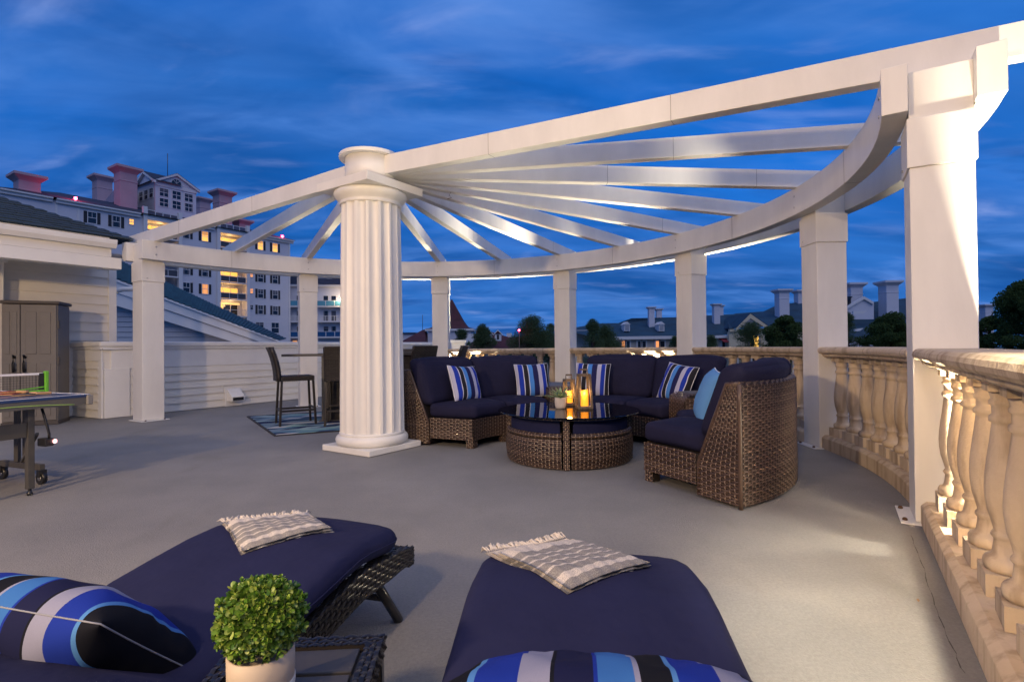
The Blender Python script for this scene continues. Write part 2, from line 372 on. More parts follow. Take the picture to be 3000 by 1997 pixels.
def weave(func, U, V, su=.024, rv=.011, amp=.004, wid=.76, bulge=.003, stake_w=.006, depth=.0, sub=3, jitter=.0):
    """plain basket weave on a surface: func(u, v) -> positions, normals (arrays). Returns verts, faces"""
    nr = max(2, int(round(V/rv))); nk = max(3, int(round(U/su))); rv = V/nr; su = U/nk
    u = np.linspace(0, U, nk*sub+1); nu = len(u); VV = []; FF = []; base = 0
    for r in range(nr):
        v0 = (r+.5)*rv
        w = amp*np.cos(PI*u/su+PI*(r % 2))+float(rng.normal())*.0006
        for kk, (dv, bo) in enumerate(((-.5, 0), (0, 1), (.5, 0))):
            p, n = func(u, np.full(nu, v0+dv*rv*wid)); VV.append(p+n*(w+bo*bulge+depth)[:, None])
        i = np.arange(nu-1)
        for a in (0, 1):
            FF.append(np.stack([base+a*nu+i, base+a*nu+i+1, base+(a+1)*nu+i+1, base+(a+1)*nu+i], 1))
        base += 3*nu
    n_str = sum(len(q) for q in FF); ks = np.arange(nk+1)*su
    vv = np.linspace(0, V, nr*2+1)
    for k, uk in enumerate(ks):
        rr = vv/rv-.5
        w = -amp*np.cos(PI*k+PI*np.round(rr))*np.cos(PI*(rr-np.round(rr)))+.0006
        for du in (-.5, .5):
            p, n = func(np.clip(np.full(len(vv), uk+du*stake_w), 0, U), vv); VV.append(p+n*(w+depth)[:, None])
        i = np.arange(len(vv)-1); m = len(vv)
        FF.append(np.stack([base+i, base+m+i, base+m+i+1, base+i+1], 1)); base += 2*m
    return np.concatenate(VV), np.concatenate(FF), n_str
def woven(name, func, U, V, material, parent, back=None, **k):
    v, f, ns_ = weave(func, U, V, **k)
    off = np.array(OFF.get(parent.name, (0, 0, 0)))
    me = bpy.data.meshes.new(name); me.from_pydata((v-off).tolist(), [], f.tolist()); me.polygons.foreach_set('use_smooth', [True]*len(f)); me.update()
    me.materials.append(material); me.materials.append(STAKES.get(material.name, material))
    me.polygons.foreach_set('material_index', [0]*ns_+[1]*(len(f)-ns_)); o = obj(name, me, parent); o['kind'] = 'stuff'
    return o
def planar(o, du, dv, n):
    o, du, dv, n = (np.array(x, float) for x in (o, du, dv, n))
    return lambda u, v: (o+np.outer(u, du)+np.outer(v, dv), np.tile(n, (len(u), 1)))
# ================================================================== SETTING
GZ = -9.0
def ground_sheet():
    m = MB(); m.quad((-900, -300, GZ), (900, -300, GZ), (900, 1800, GZ), (-900, 1800, GZ))
    return struct('ground', m, mat('far_ground', (.035, .045, .03), .9, noise=.4, nscale=.05))
ground_sheet()
# roof terrace slab: follows the balustrade curve
def arc_pts(r, a0, a1, n): return [rad(a0+(a1-a0)*i/n, r) for i in range(n+1)]
a6 = post_ang[6]
TG = np.array([-.53, -.848]); TG /= np.linalg.norm(TG); TN = np.array([-TG[1], TG[0]])    # straight balustrade beyond the last post
if TN[0] < 0: TN = -TN
BR0 = np.array([2.84, 3.689])
outer = [p for p in arc_pts(PR+.62, a6-.02, post_ang[2]+.05, 26)]
poly = [tuple(BR0+TG*8+TN*.75), tuple(BR0+TG*.4+TN*.75)]+[tuple(p) for p in outer]+[(-2.6, 15.6), (-3.2, 15.9), (-9.4, 6.6), (-13, 0), (-13, -8), (-1, -8)]
m = MB(); m.prism(poly, -1.0, 0.0); floor = struct('terrace_floor', m, FLOOR)
m = MB(); m.prism([tuple(np.array(p)*.998) for p in poly], GZ, -1.0); struct('terrace_building_walls', m, SIDING)
# hairline joint in the coating that runs beside the balustrade
pts = [gp(*q) for q in ((2668, 1568), (2690, 1620), (2712, 1690), (2745, 1790), (2790, 1900), (2835, 1990))]
dense = []
for i in range(len(pts)-1):
    for k in range(6):
        w = k/6; p = pts[i]*(1-w)+pts[i+1]*w; dense.append(p+np.array((random.uniform(-.004, .004), random.uniform(-.004, .004), .003)))
m = MB()
for i in range(len(dense)-1):
    a, b = dense[i], dense[i+1]; w = .0016+.001*math.sin(i*1.7)
    m.quad(a+(-w, 0, 0), b+(-w, 0, 0), b+(w, 0, 0), a+(w, 0, 0))
m.build('floor_crack', mat('crack_dark', (.07, .066, .06), .9), floor)

# ------------------------------------------------------------------ pergola
perg = thing('pergola', 'white half-round pergola with fluted column and fan of rafters', 'pergola', (PC[0], PC[1], 0))
HC, RB, RT = 2.168, 2.50, 2.79
def axes(a): return np.array((math.cos(a), math.sin(a), 0)), np.array((-math.sin(a), math.cos(a), 0))
bolt_me = None
for i, a in enumerate(post_ang):
    e, n = axes(a); c = rad(a, PR); c3 = np.array((c[0], c[1], 0))
    m = MB(); m.box(c3+(0, 0, HC/2+.006), (PW, PW, HC/2-.006), e, n); post = m.build('post', PAINT, perg, .006)
    m = MB(); m.box(c3+(0, 0, (HC+2.47)/2), (PW+.011, PW+.011, (2.47-HC)/2), e, n); m.build('collar', PAINT, post, .005)
    m = MB(); m.box(c3+(0, 0, (2.472+2.76)/2), (PW-.002, PW-.012, (2.76-2.472)/2), e, n); m.build('post_head', PAINT, post, .003)
    m = MB(); m.box(c3+(0, 0, .004)-e*.02, (PW+.055, PW+.045, .004), e, n); m.build('base_plate', TRIM, post, .002)
    for s in (-1, 1):
        m = MB(); p = c3-e*(PW+.05)+n*s*(PW-.02); m.lathe([(.014, .008), (.014, .018), (.008, .024), (0.0, .024)], (p[0], p[1]), 8); m.build('anchor_bolt', RUST, post)
    m = MB()
    for dz in (.11,):
        p = c3-e*(PW+.013)+n*.09+np.array((0, 0, HC+dz-.06)); m.tube([p+e*.004, p-e*.006], .009, 8)
    m.build('screw_cap', STEEL, post)
def ring(name, r0, r1):
    ov = (PW+.075)/PR; m = MB(); N = 72
    ang = np.linspace(post_ang[0]+ov, post_ang[6]-ov, N+1)
    vs = []
    for a in ang:
        for r, z in ((r0, RB), (r1, RB), (r1, RT), (r0, RT)):
            p = rad(a, r); vs.append((p[0], p[1], z))
    fs = [(i*4+j, (i+1)*4+j, (i+1)*4+(j+1) % 4, i*4+(j+1) % 4) for i in range(N) for j in range(4)]+[(0, 1, 2, 3), (N*4+3, N*4+2, N*4+1, N*4)]
    m.add(vs, fs); return m.build(name, PAINT, perg, .004)
ring_in = ring('inner_ring_beam', PR-PW-.135, PR-PW-.001)
ring_out = ring('outer_ring_beam', PR+PW+.001, PR+PW+.135)
m = MB()
for a in post_ang:
    for dz in (.08, .2):
        for s in (-1,):
            e, n = axes(a); p = rad(a, PR-PW-.135); p3 = np.array((p[0], p[1], RB+dz))+n*.02; m.tube([p3+e*.004, p3-e*.007], .012, 8)
m.build('beam_bolt', STEEL, ring_in)
def rafter_z(r): return 2.975-.205*r/PR
def rafter(a, r0, r1, w=.05, h=.185, name='rafter'):
    e, n = axes(a); m = MB(); c = np.array((PC[0], PC[1], 0))
    P = []
    for r in (r0, r1):
        z = rafter_z(r)
        for s in (-1, 1):
            for t in (0, 1): P.append(c+e*r+n*w*s+np.array((0, 0, z+h*t)))
    m.add(P, [(0, 1, 3, 2), (4, 6, 7, 5), (0, 4, 5, 1), (2, 3, 7, 6), (0, 2, 6, 4), (1, 5, 7, 3)])
    o = m.build(name, PAINT, perg, .004); return o
for k in range(13):
    a = TH-k*PI/12
    rafter(a, .255, PR+.62 if k == 0 else (PR+.56 if k == 12 else PR+.42), .055 if k in (0, 12) else .048, .20 if k in (0, 12) else .185)
# hairline butt joints in the long members
SEAM = mat('joint_line', (.20, .18, .16), .9)
def seam(a, r, w=.05, h=.185):
    e, n = axes(a); c_ = np.array((PC[0], PC[1], 0))+e*r; m = MB(); m.box(c_+np.array((0, 0, rafter_z(r)+h/2)), (.0016, w+.0012, h/2+.0012), e, n); return m.build('joint', SEAM, perg)
for k, r in ((0, 2.1), (0, 3.9), (2, 4.25), (5, 3.1), (6, 4.35), (8, 4.3), (10, 4.2), (10, 2.6), (11, 3.2), (12, 1.6), (12, 3.3)):
    seam(TH-k*PI/12, r, .055 if k in (0, 12) else .048, .20 if k in (0, 12) else .185)
for k in range(1, 12, 2):
    a = TH-k*PI/12+.02; p = rad(a, PR-PW-.0687); e, n = axes(a); m = MB(); m.box(np.array((p[0], p[1], (RB+RT)/2)), (.0687, .0016, (RT-RB)/2+.001), e, n); m.build('joint', SEAM, ring_in)
# next bay's beam carrying on past the last post, butted to the rafter end
e, n = axes(a6); c = np.array((PC[0], PC[1], 0)); p0 = c+e*(PR+.562)+np.array((0, 0, rafter_z(PR+.562)+.1)); dirn = np.array((1., -.42, 0)); dirn /= np.linalg.norm(dirn)
m = MB(); m.bar(p0-np.array((0, 0, .01)), p0-np.array((0, 0, .03))+e*2.6, .125, .21); m.build('outrigger_beam', PAINT, perg, .004)
# fluted column
col_m = MB(); NF, SUB = 16, 10; prof = [(.20, .345), (.5, .343), (1.0, .338), (1.6, .331), (2.2, .324), (2.66, .318)]
vs = []; n_ = NF*SUB
for z, r in prof:
    for i in range(n_):
        t = (i % SUB)/SUB; d = .0 if t < .26 else .028*math.sin(PI*(t-.26)/.74)**.7
        a = 2*PI*(i/n_)+.1; rr = r-d; vs.append((PC[0]+rr*math.cos(a), PC[1]+rr*math.sin(a), z))
fs = [(j*n_+i, j*n_+(i+1) % n_, (j+1)*n_+(i+1) % n_, (j+1)*n_+i) for j in range(len(prof)-1) for i in range(n_)]
col_m.add(vs, fs); column = col_m.build('column', PAINT, perg)
wp = .372; tc_ = TH-.0437; e, n = axes(tc_); c3 = np.array((PC[0], PC[1], 0))
m = MB(); m.box(c3+(0, 0, .034), (wp, wp, .030), e, n); m.build('plinth', PAINT, column, .006)
tor = [(.36, .064)]+[(.345+.042*math.cos(t), .118+.052*math.sin(t)) for t in np.linspace(-PI/2, PI/2, 10)]+[(.352, .176), (.345, .20)]
m = MB(); m.lathe(tor, PC, 64); m.build('base_ring', PAINT, column)
cap = [(.322, 2.645), (.332, 2.65), (.332, 2.665), (.325, 2.675), (.335, 2.69), (.36, 2.71), (.385, 2.74), (.392, 2.765), (.385, 2.79)]
m = MB(); m.lathe(cap, PC, 64); m.build('capital', PAINT, column)
m = MB(); m.box(c3+(0, 0, 2.836), (.40, .40, .044), e, n); m.build('abacus', PAINT, column, .004)
m = MB(); m.lathe([(.272, 2.882), (.272, 3.165)], PC, 64); m.build('hub', PAINT, column)
m = MB(); m.lathe([(.335, 3.166), (.335, 3.205), (.29, 3.215)], PC, 64); m.build('hub_cap', PAINT, column, .004)
# loose bracket wire hanging under a rafter
p = at(1318, 572, 6.3); m = MB(); m.tube([p+(0, 0, .06), p+(.01, 0, .03), p+(-.01, 0, 0), p+(.02, 0, -.03), p+(-.03, 0, -.045)], .004, 6); m.build('hook', RUST, perg)

# ------------------------------------------------------------------ balustrades
BZ0, BZ1 = .145, .955
bprof = [(.080, .085), (.083, .10), (.084, .115), (.078, .13), (.062, .138), (.056, .15), (.052, .175), (.050, .20), (.055, .207), (.059, .216), (.055, .226), (.049, .232),
         (.055, .26), (.068, .31), (.074, .36), (.0755, .40), (.073, .45), (.066, .51), (.057, .575), (.051, .63), (.049, .645), (.058, .650), (.060, .662), (.057, .672), (.049, .677), (.049, .71), (.057, .715), (.058, .727), (.052, .735), (.054, .75), (.060, .765)]
bm_ = MB(); bm_.lathe([(r, z) for r, z in bprof], (0, 0), 20)
BAL = bm_.mesh('baluster'); BAL.materials.append(STONE)
bb = MB(); bb.box((0, 0, .042), (.088, .088, .042)); BBASE = bb.mesh('baluster_foot'); BBASE.materials.append(STONE)
bb = MB(); bb.box((0, 0, .789), (.068, .068, .022)); BTOP = bb.mesh('baluster_cap'); BTOP.materials.append(STONE)
def rail_profile(hw):
    # half width hw; nose roll and fillet on both edges (side, up)
    R = [(-hw+.05, .107), (-hw+.028, .107)]
    R += [(-hw+.02-.036*math.sin(t), .071+.036*math.cos(t)) for t in np.linspace(0, PI, 7)]
    R += [(-hw+.03, .033), (-hw+.033, .012), (-hw+.05, .008), (-hw+.055, 0)]
    return R+[(-a, b) for a, b in R[::-1]]
def balustrade(path, label, nb, pickets=True, out=None, skip=()):
    """path: level centre line [(x, y)...]; travel leaves the outside on the left"""
    P = [np.array(p) for p in path]; seg = [np.linalg.norm(P[i+1]-P[i]) for i in range(len(P)-1)]; L = sum(seg)
    def point(s):
        for i, l in enumerate(seg):
            if s <= l or i == len(seg)-1:
                d = (P[i+1]-P[i])/l; return P[i]+d*s, d
            s -= l
    mid, _ = point(L/2)
    root = thing('balustrade', label, 'balustrade', (mid[0], mid[1], 0), 'cast stone balustrades round the terrace edge')
    m = MB(); hw = .15
    m.sweep([(p[0], p[1], 0) for p in P], [(-hw, 0), (-hw, .115), (-hw+.012, .128), (-hw+.03, .143), (hw-.03, .143), (hw-.012, .128), (hw, .115), (hw, 0)]); m.build('plinth', STONE, root, .004)
    nseg = 2 if L < 3 else 3
    m = MB(); e0, e1 = P[0], P[-1]
    pathx = [(p[0], p[1], .957) for p in P]
    m.sweep(pathx, rail_profile(.165), smooth=False); m.build('rail', STONE, root, .005)
    for j in range(nb):
        if j in skip: continue
        p, d = point(L*(j+.5)/nb); a = math.atan2(d[1], d[0])
        off = OFF[root.name]
        b = obj('baluster', BAL, root); b.location = (p[0]-off[0], p[1]-off[1], BZ0); b.rotation_euler = (0, 0, a+random.uniform(-.05, .05))
        for nm_, me_ in (('baluster_foot', BBASE), ('baluster_cap', BTOP)):
            q = obj(nm_, me_, b); 
    if pickets:
        m = MB()
        for j in range(nb+1):
            p, d = point(min(L-.01, max(.01, L*j/nb))); q = p+np.array((-d[1], d[0]))*.2
            pm = MB(); pm.box((q[0], q[1], .53), (.011, .011, .41), (d[0], d[1], 0), (-d[1], d[0], 0)); pm.build('picket', TRIM, root)
    return root
def bay(i, n=10):
    g = (PW+.002)/PR
    return [tuple(rad(a, PR+.02)) for a in np.linspace(post_ang[i]-g, post_ang[i+1]+g, n+1)]
nm = ['', '', '', '']
balustrade([tuple(rad(a, PR+.02)) for a in np.linspace(post_ang[1]-.30, post_ang[2]+(PW+.002)/PR, 6)], 'short stone balustrade behind the bar stool backs, beside the fluted column', 5)
balustrade(bay(2), 'stone balustrade behind the left sofa, starting at the brightly lit post', 9)
balustrade(bay(3), 'stone balustrade behind the middle sofa and lanterns', 9)
balustrade(bay(4), 'stone balustrade between two posts behind the right end of the middle sofa', 9, True)
balustrade(bay(5), 'stone balustrade of six visible balusters behind the back of the right sofa', 9, False)
sp = BR0+TN*.165+np.array((.0, .0))
e6 = np.array([math.cos(a6), math.sin(a6)]); t6 = np.array([math.sin(a6), -math.cos(a6)])
start = PC+e6*(PR+.02)+t6*(PW+.004)
balustrade([tuple(start), tuple(start+TG*2.2), tuple(start+TG*5.0)], 'nearest stone balustrade on the right, with floodlit balusters', 17, False)
# flood lights on the ledge outside the balustrade
for (fx, fy), lb in zip(FLOODS, ('small floodlight outside the nearest balustrade on the right', 'small floodlight glaring through the balusters beside the far lit post', 'small floodlight glaring through the balusters behind the middle sofa')):
    t = thing('floodlight', lb, 'floodlight', (fx, fy, 0), 'floodlights on the ledge outside the balustrade')
    d = np.array((PC[0]-fx, PC[1]-fy, 0)); d /= np.linalg.norm(d); s_ = np.array((-d[1], d[0], 0)); upv = d*.35+np.array((0, 0, .937)); fw = np.cross(s_, upv)
    m = MB(); m.box((fx, fy, .01), (.05, .05, .01), d, s_); m.bar((fx, fy, .02), (fx, fy, .2), .03, .03); m.build('bracket', METAL, t)
    m = MB(); m.box(np.array((fx, fy, .25)), (.10, .06, .045), s_, fw, upv); m.build('housing', METAL, t, .006)
    m = MB(); m.box(np.array((fx, fy, .25))+upv*.048, (.09, .05, .002), s_, fw, upv); m.build('lens', mat('lamp_lens', (1, .9, .8), .4, emit=(1, .9, .8), estr=10), t)

# ------------------------------------------------------------------ parapet wall on the left
PD = np.array((.53, .848)); PD /= np.linalg.norm(PD); PN = np.array((PD[1], -PD[0]))       # along the wall; facing the terrace
PA = np.array((-6.6, 8.60)); PL = 8.6
par = thing('parapet_wall', 'low cream clapboard parapet wall with moulded cap on the left', 'wall', (PA[0], PA[1], 0))
def P3(p, z): return np.array((p[0], p[1], z))
def planks(root, A, D, N, L, z0, z1, ph, name='siding_board', thick=.018, splits=(), skip=None, material=SIDING, ends=None):
    """lapped boards: each a wedge proud at its lower edge"""
    z = z0; k = 0
    while z < z1-.01:
        zt = min(z+ph, z1); segs = [(0, L)]
        if splits: 
            s_ = splits[k % len(splits)]; segs = [(0, s_-.002), (s_+.002, L)]
        for a, b in segs:
            if ends: a, b = max(a, ends(z)[0]), min(b, ends(z)[1])
            if b-a < .05: continue
            p, q = A+D*a, A+D*b; m = MB()
            o1, o2 = N*thick*1.6, N*thick*.35
            m.add([P3(p, z), P3(q, z), P3(q+o1, z), P3(p+o1, z), P3(p, zt), P3(q, zt), P3(q+o2, zt), P3(p+o2, zt)], [(0, 1, 2, 3), (4, 7, 6, 5), (3, 2, 6, 7), (0, 4, 5, 1), (0, 3, 7, 4), (1, 5, 6, 2)])
            m.build(name, material, root)
        z += ph; k += 1
def corner_board(root, p, D, N, w, z0, z1, t=.03, name='corner_board', mt=None):
    m = MB(); c = p; m.box(P3(c, (z0+z1)/2), (w/2, t/2, (z1-z0)/2), (D[0], D[1], 0), (N[0], N[1], 0)); return m.build(name, mt or TRIM, root, .004)
q0 = PA
m = MB(); m.prism([tuple(PA-PN*.02), tuple(PA+PD*PL-PN*.02), tuple(PA+PD*PL-PN*.3), tuple(PA-PN*.3)], 0, 1.12); m.build('wall_core', SIDING, par)
planks(par, PA-PN*.02+PD*.36, PD, PN, PL-.36, .01, .80, .132, splits=(3.2, 5.1, 1.6, 4.1))
m = MB(); m.box(P3(PA+PD*(PL/2+.05)-PN*.012, .955), ((PL)/2-.06, .012, .155), (PD[0], PD[1], 0), (PN[0], PN[1], 0)); m.build('frieze_board', TRIM, par, .003)
corner_board(par, PA+PD*.19-PN*.004, PD, PN, .36, .005, .80, .045)
m = MB(); m.sweep([P3(PA-PD*.06, 1.11), P3(PA+PD*PL, 1.11)], [(-.30, 0), (.02, 0), (.035, .02), (.035, .045), (.06, .055), (.072, .075), (.072, .125), (.05, .135), (-.30, .135)]); m.build('cap', TRIM, par, .004)
# return piece towards the house
RA = np.array((-7.42, 9.02)); rd = PA-RA; RL = np.linalg.norm(rd); rd /= RL; rn = np.array((rd[1], -rd[0]))
m = MB(); m.prism([tuple(RA), tuple(PA-rd*.03), tuple(PA-rd*.03+PD*.3-PN*.03), tuple(RA+PD*.3)], 0, 1.11); m.build('return_core', SIDING, par)
planks(par, RA+rn*.004, rd, rn, RL-.1, .01, .93, .132)
m = MB(); m.box(P3(RA+rd*RL*.5+rn*.012, 1.02), (RL/2-.01, .012, .09), (rd[0], rd[1], 0), (rn[0], rn[1], 0)); m.build('frieze_board', TRIM, par, .003)
corner_board(par, PA-rd*.05+rn*.012, rd, rn, .10, .005, .93, .03)
m = MB(); m.sweep([P3(RA, 1.112), P3(PA+rd*.05, 1.112)], [(-.25, 0), (.02, 0), (.035, .02), (.035, .045), (.06, .055), (.072, .075), (.072, .125), (.05, .135), (-.25, .135)]); m.build('cap', TRIM, par, .004)
# dryer-style vent hood on the wall
vp = gp(634, 1160, .16); vs_ = np.dot(vp[:2]-PA, PD); V0 = PA+PD*vs_
vent = thing('vent_hood', 'small white vent hood low on the clapboard parapet', 'vent', P3(V0, .1))
d3, n3 = np.array((PD[0], PD[1], 0)), np.array((PN[0], PN[1], 0))
o = P3(V0, .16)
A_ = [o-d3*.13+n3*.01+np.array((0, 0, .17)), o-d3*.13+n3*.01+np.array((0, 0, -.06)), o-d3*.13+n3*.17+np.array((0, 0, -.06)), o-d3*.13+n3*.17+np.array((0, 0, .03))]
m = MB(); m.extrude(A_, d3*.26); m.build('hood', TRIM, vent, .006)
m = MB(); m.box(o+n3*.173+np.array((0, 0, -.018)), (.105, .004, .03), d3, n3); m.build('opening', BLACK, vent)
m = MB(); m.box(o+n3*.004, (.17, .006, .19), d3, n3); m.build('flange', TRIM, vent, .004)

# ------------------------------------------------------------------ house wing on the left
hs = thing('house_wing', 'cream clapboard house wing with dark shingle roof and gutter', 'house', (-7.4, 8.9, 0))
WA = RA-PD*.0; WL = 3.4                                  # wall runs back towards the camera
WS = WA-PD*WL
m = MB(); m.prism([tuple(WS-PN*.02), tuple(WA-PN*.02), tuple(WA-PN*.4), tuple(WS-PN*.4)], 0, 2.62); m.build('wall_core', SIDING, hs)
wend = WA+PD*.62
m = MB(); m.prism([tuple(WA-PN*.021), tuple(wend-PN*.021), tuple(wend-PN*.4), tuple(WA-PN*.4)], 1.0, 2.62); m.build('wall_core', SIDING, hs)
planks(hs, WS-PN*.02, PD, PN, WL+.5, .01, 2.56, .158, ends=lambda z: (0, WL-.03) if z < 1.2 else (0, WL+.5))
corner_board(hs, WA-PD*.05-PN*.006, PD, PN, .09, .005, 1.24, .04)
corner_board(hs, wend-PD*.06-PN*.004, PD, PN, .12, 1.25, 2.56, .045)
# porch header beam, fascia, gutter
HE = np.array((-6.08, 8.3)); HD = -PD                      # from the pergola post back to the camera
hl = 3.2
def hb(name, a, b, off0, off1, z0, z1, mt=TRIM, bev=.005):
    m = MB(); p, q = HE+HD*a, HE+HD*b; m.prism([tuple(p+PN*off0), tuple(q+PN*off0), tuple(q+PN*off1), tuple(p+PN*off1)], z0, z1); return m.build(name, mt, hs, bev)
hb('header_beam', .0, hl, -.22, 0, 2.36, 2.53)
hb('fascia', .13, hl, -.22, -.012, 2.533, 2.80)
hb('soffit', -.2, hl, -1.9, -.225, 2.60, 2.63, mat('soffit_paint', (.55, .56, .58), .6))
m = MB(); m.sweep([P3(HE+HD*hl, 2.665), P3(HE+HD*.10, 2.665)], [(-.005, 0), (-.005, .125), (.0, .125), (.0, .006), (.07, .006), (.10, .06), (.105, .12), (.118, .125), (.118, .112), (.11, .06), (.075, -.002), (.07, 0)][::-1]); m.build('gutter', TRIM, hs, 0)
for s_ in (.42, 1.42):
    m = MB(); p = HE+HD*s_; m.sweep([P3(p+HD*.03+PN*.002, 2.664), P3(p+PN*.002, 2.664)], [(-.005, -.004), (.075, -.004), (.114, .06), (.122, .13), (-.005, .13)]); m.build('gutter_joint', TRIM, hs)
hb('drip_edge', .16, hl, -.06, -.004, 2.802, 2.835, TRIM, .002)
# roof plane with individual shingles
S0 = HE-HD*.16+PN*.02; slope = .46; ROOF = mat('slate_shingle', (.042, .05, .056), .75, noise=.3, nscale=30, bump=.5, bscale=120, island=((.03, .06, .085), (.06, .10, .135), (.11, .16, .19)))
def roof_pt(s, t): p = S0+HD*s-PN*t; return np.array((p[0], p[1], 2.842+slope*t))
TW = 2.2
m = MB(); m.quad(roof_pt(0, 0)-(0, 0, .012), roof_pt(4.6, 0)-(0, 0, .012), roof_pt(4.6, TW)-(0, 0, .012), roof_pt(TW, TW)-(0, 0, .012))
m.quad(roof_pt(0, 0)-(0, 0, .012), roof_pt(TW, TW)-(0, 0, .012), roof_pt(0, 0)-(0, 0, .03)-np.array((PN[0]*TW*2, PN[1]*TW*2, 0)))
roof = m.build('roof', ROOF, hs)
rn3 = np.cross(roof_pt(1, 0)-roof_pt(0, 0), roof_pt(0, 1)-roof_pt(0, 0)); rn3 /= np.linalg.norm(rn3); rn3 = rn3 if rn3[2] > 0 else -rn3
row = .118; nrow = int(TW/row); sh_count = 0; rest = MB()
for r_ in range(nrow):
    t0 = r_*row; s_ = t0+random.uniform(-.1, 0)
    while s_ < 3.6:
        w = random.choice((.16, .2, .24, .3)); a = max(s_+.004, t0+.005); b = s_+w-.004; s_ += w
        if b-a < .03: continue
        th = random.uniform(.012, .024)
        P = [roof_pt(a, t0), roof_pt(b, t0), roof_pt(b, t0+row*1.5), roof_pt(a, t0+row*1.5)]
        up = [P[0]+rn3*(th+.004), P[1]+rn3*(th+.004), P[2]+rn3*.001, P[3]+rn3*.001]
        mm = MB() if sh_count < 300 else rest
        mm.add(P+up, [(4, 5, 6, 7), (0, 1, 5, 4), (1, 2, 6, 5), (3, 0, 4, 7)])
        if mm is not rest: mm.build('shingle', ROOF, roof, fix=False); sh_count += 1
if rest.v: rest.build('shingle_field', ROOF, roof, fix=False, kind='stuff')
# trim post beside the cabinet
pp_ = gp(2, 1243); pc = pp_[:2]-PD*.08
m = MB(); m.box(P3(pc, 1.22), (.09, .09, 1.22), d3, n3); m.build('trim_post', TRIM, hs, .004)
m = MB(); m.box(P3(pc, 2.47), (.13, .13, .03), d3, n3); m.build('trim_post_cap', TRIM, hs, .006)
# downspout elbow under the soffit
p = at(335, 850, 9.9); m = MB(); m.tube([p+(.45, .3, .06), p+(.1, .05, .02), p+(0, 0, -.03), p+(-.02, 0, -.12)], .045, 10); m.build('downspout', TRIM, hs)

# ------------------------------------------------------------------ gabled building beyond the parapet
gb = thing('gabled_building', 'blue-shadowed gabled building with white rake boards behind the parapet', 'house', (-8.5, 15.5, 0))
YG = 14.2
def G(px, py, dy=0): return at(px, py, YG+dy)
BLUEW = mat('grey_blue_siding', (.42, .44, .47), .6, noise=.05, nscale=2)
m = MB(); m.extrude([G(250, 842, .3), G(806, 1000, .3), G(806, 1060, .3), G(250, 1060, .3)], (0, .2, 0)); m.build('wall_core', BLUEW, gb)
kk = 0
for yy in range(868, 1010, 15):
    xr = 250+(yy-842)*3.5
    a, b, c_, d_ = G(255, yy, .28), G(min(790, xr), yy, .28), G(min(806, xr+50), yy+14, .28), G(255, yy+14, .28)
    m = MB(); m.add([a, b, c_+np.array((0, -.02, 0)), d_+np.array((0, -.02, 0)), a+np.array((0, .03, 0)), b+np.array((0, .03, 0)), c_+np.array((0, .03, 0)), d_+np.array((0, .03, 0))], [(0, 1, 2, 3), (3, 2, 6, 7), (0, 4, 5, 1), (1, 5, 6, 2)]); m.build('siding_board', BLUEW, gb)
def rake(l, off, w0, w1, dy, th):
    # board between two parallel slanting lines; w = pixel drop below the roof line
    x0, y0, x1, y1 = 250, 785, 815, 998
    m = MB(); m.extrude([G(x0, y0+w0, dy), G(x1, y1+w0*.55, dy), G(x1, y1+w1*.55, dy), G(x0, y0+w1, dy)], (0, th, 0)); return m.build(l, TRIM, gb, .004)
rake('rake_board', 0, 6, 40, -.05, .06); rake('rake_board', 0, 42, 82, 0.0, .06); rake('rake_board', 0, 0, 6, -.1, .1)
TEAL = mat('teal_shingle', (.014, .06, .085), .7, noise=.35, nscale=10, bump=.4, bscale=40, island=((.012, .07, .10), (.028, .12, .155)))
q = [G(250, 785, -.1), G(815, 998, -.1), at(838, 992, 16.6), at(250, 716, 16.6)]
m = MB(); m.quad(*q); rf = m.build('roof', TEAL, gb)
m = MB(); NRW = 22
nn = np.cross(q[1]-q[0], q[3]-q[0]); nn /= np.linalg.norm(nn); nn = nn if nn[2] > 0 else -nn
for i in range(NRW*3):
    t0, t1 = i/(NRW*3), (i+1)/(NRW*3)
    A, B = q[0]*(1-t0)+q[1]*t0, q[3]*(1-t0)+q[2]*t0; C_, D_ = q[0]*(1-t1)+q[1]*t1, q[3]*(1-t1)+q[2]*t1
    ns = 9
    for j in range(ns):
        s0, s1 = (j+.03+.5*(i % 2))/ns, (j+.97+.5*(i % 2))/ns; s1 = min(1, s1)
        if s0 >= 1: continue
        m.add([A+(B-A)*s0+nn*.006, A+(B-A)*s1+nn*.006, C_+(D_-C_)*s1+nn*.03, C_+(D_-C_)*s0+nn*.03, C_+(D_-C_)*s1, C_+(D_-C_)*s0], [(0, 1, 2, 3), (3, 2, 4, 5)])
m.build('shingle_courses', TEAL, rf, fix=False, kind='stuff')
# ================================================================== FAR BUILDINGS
HW_ = mat('hotel_wall', (.58, .58, .63), .7, noise=.05, nscale=.3)
HT = mat('hotel_trim', (.66, .65, .65), .6)
HROOF = mat('hotel_roof', (.016, .026, .055), .8, noise=.3, nscale=1.5)
SHUT = mat('black_shutter', (.012, .014, .02), .6)
GLASSD = mat('dark_window_glass', (.014, .018, .028), .12, spec=.6)
def lit(name, col, s): return mat(name, (.3, .2, .1), .5, emit=col, estr=s, noise=.3, nscale=2.2)
LITY = lit('lit_window_yellow', (1, .46, .08), .72); LITO = lit('lit_window_orange', (1, .36, .11), .5); LITW = lit('lit_room_wall', (1, .55, .2), .6)
GLASSB = mat('blue_balcony_glass', (.012, .06, .17), .1, spec=.8)
GLASST = mat('teal_balcony_glass', (.10, .30, .38), .15, spec=.8)
PINK = mat('chimney_stucco', (.40, .30, .34), .8, noise=.06, nscale=.6)
BEACON = mat('red_beacon', (1, .02, .03), .4, emit=(1, .03, .06), estr=22)
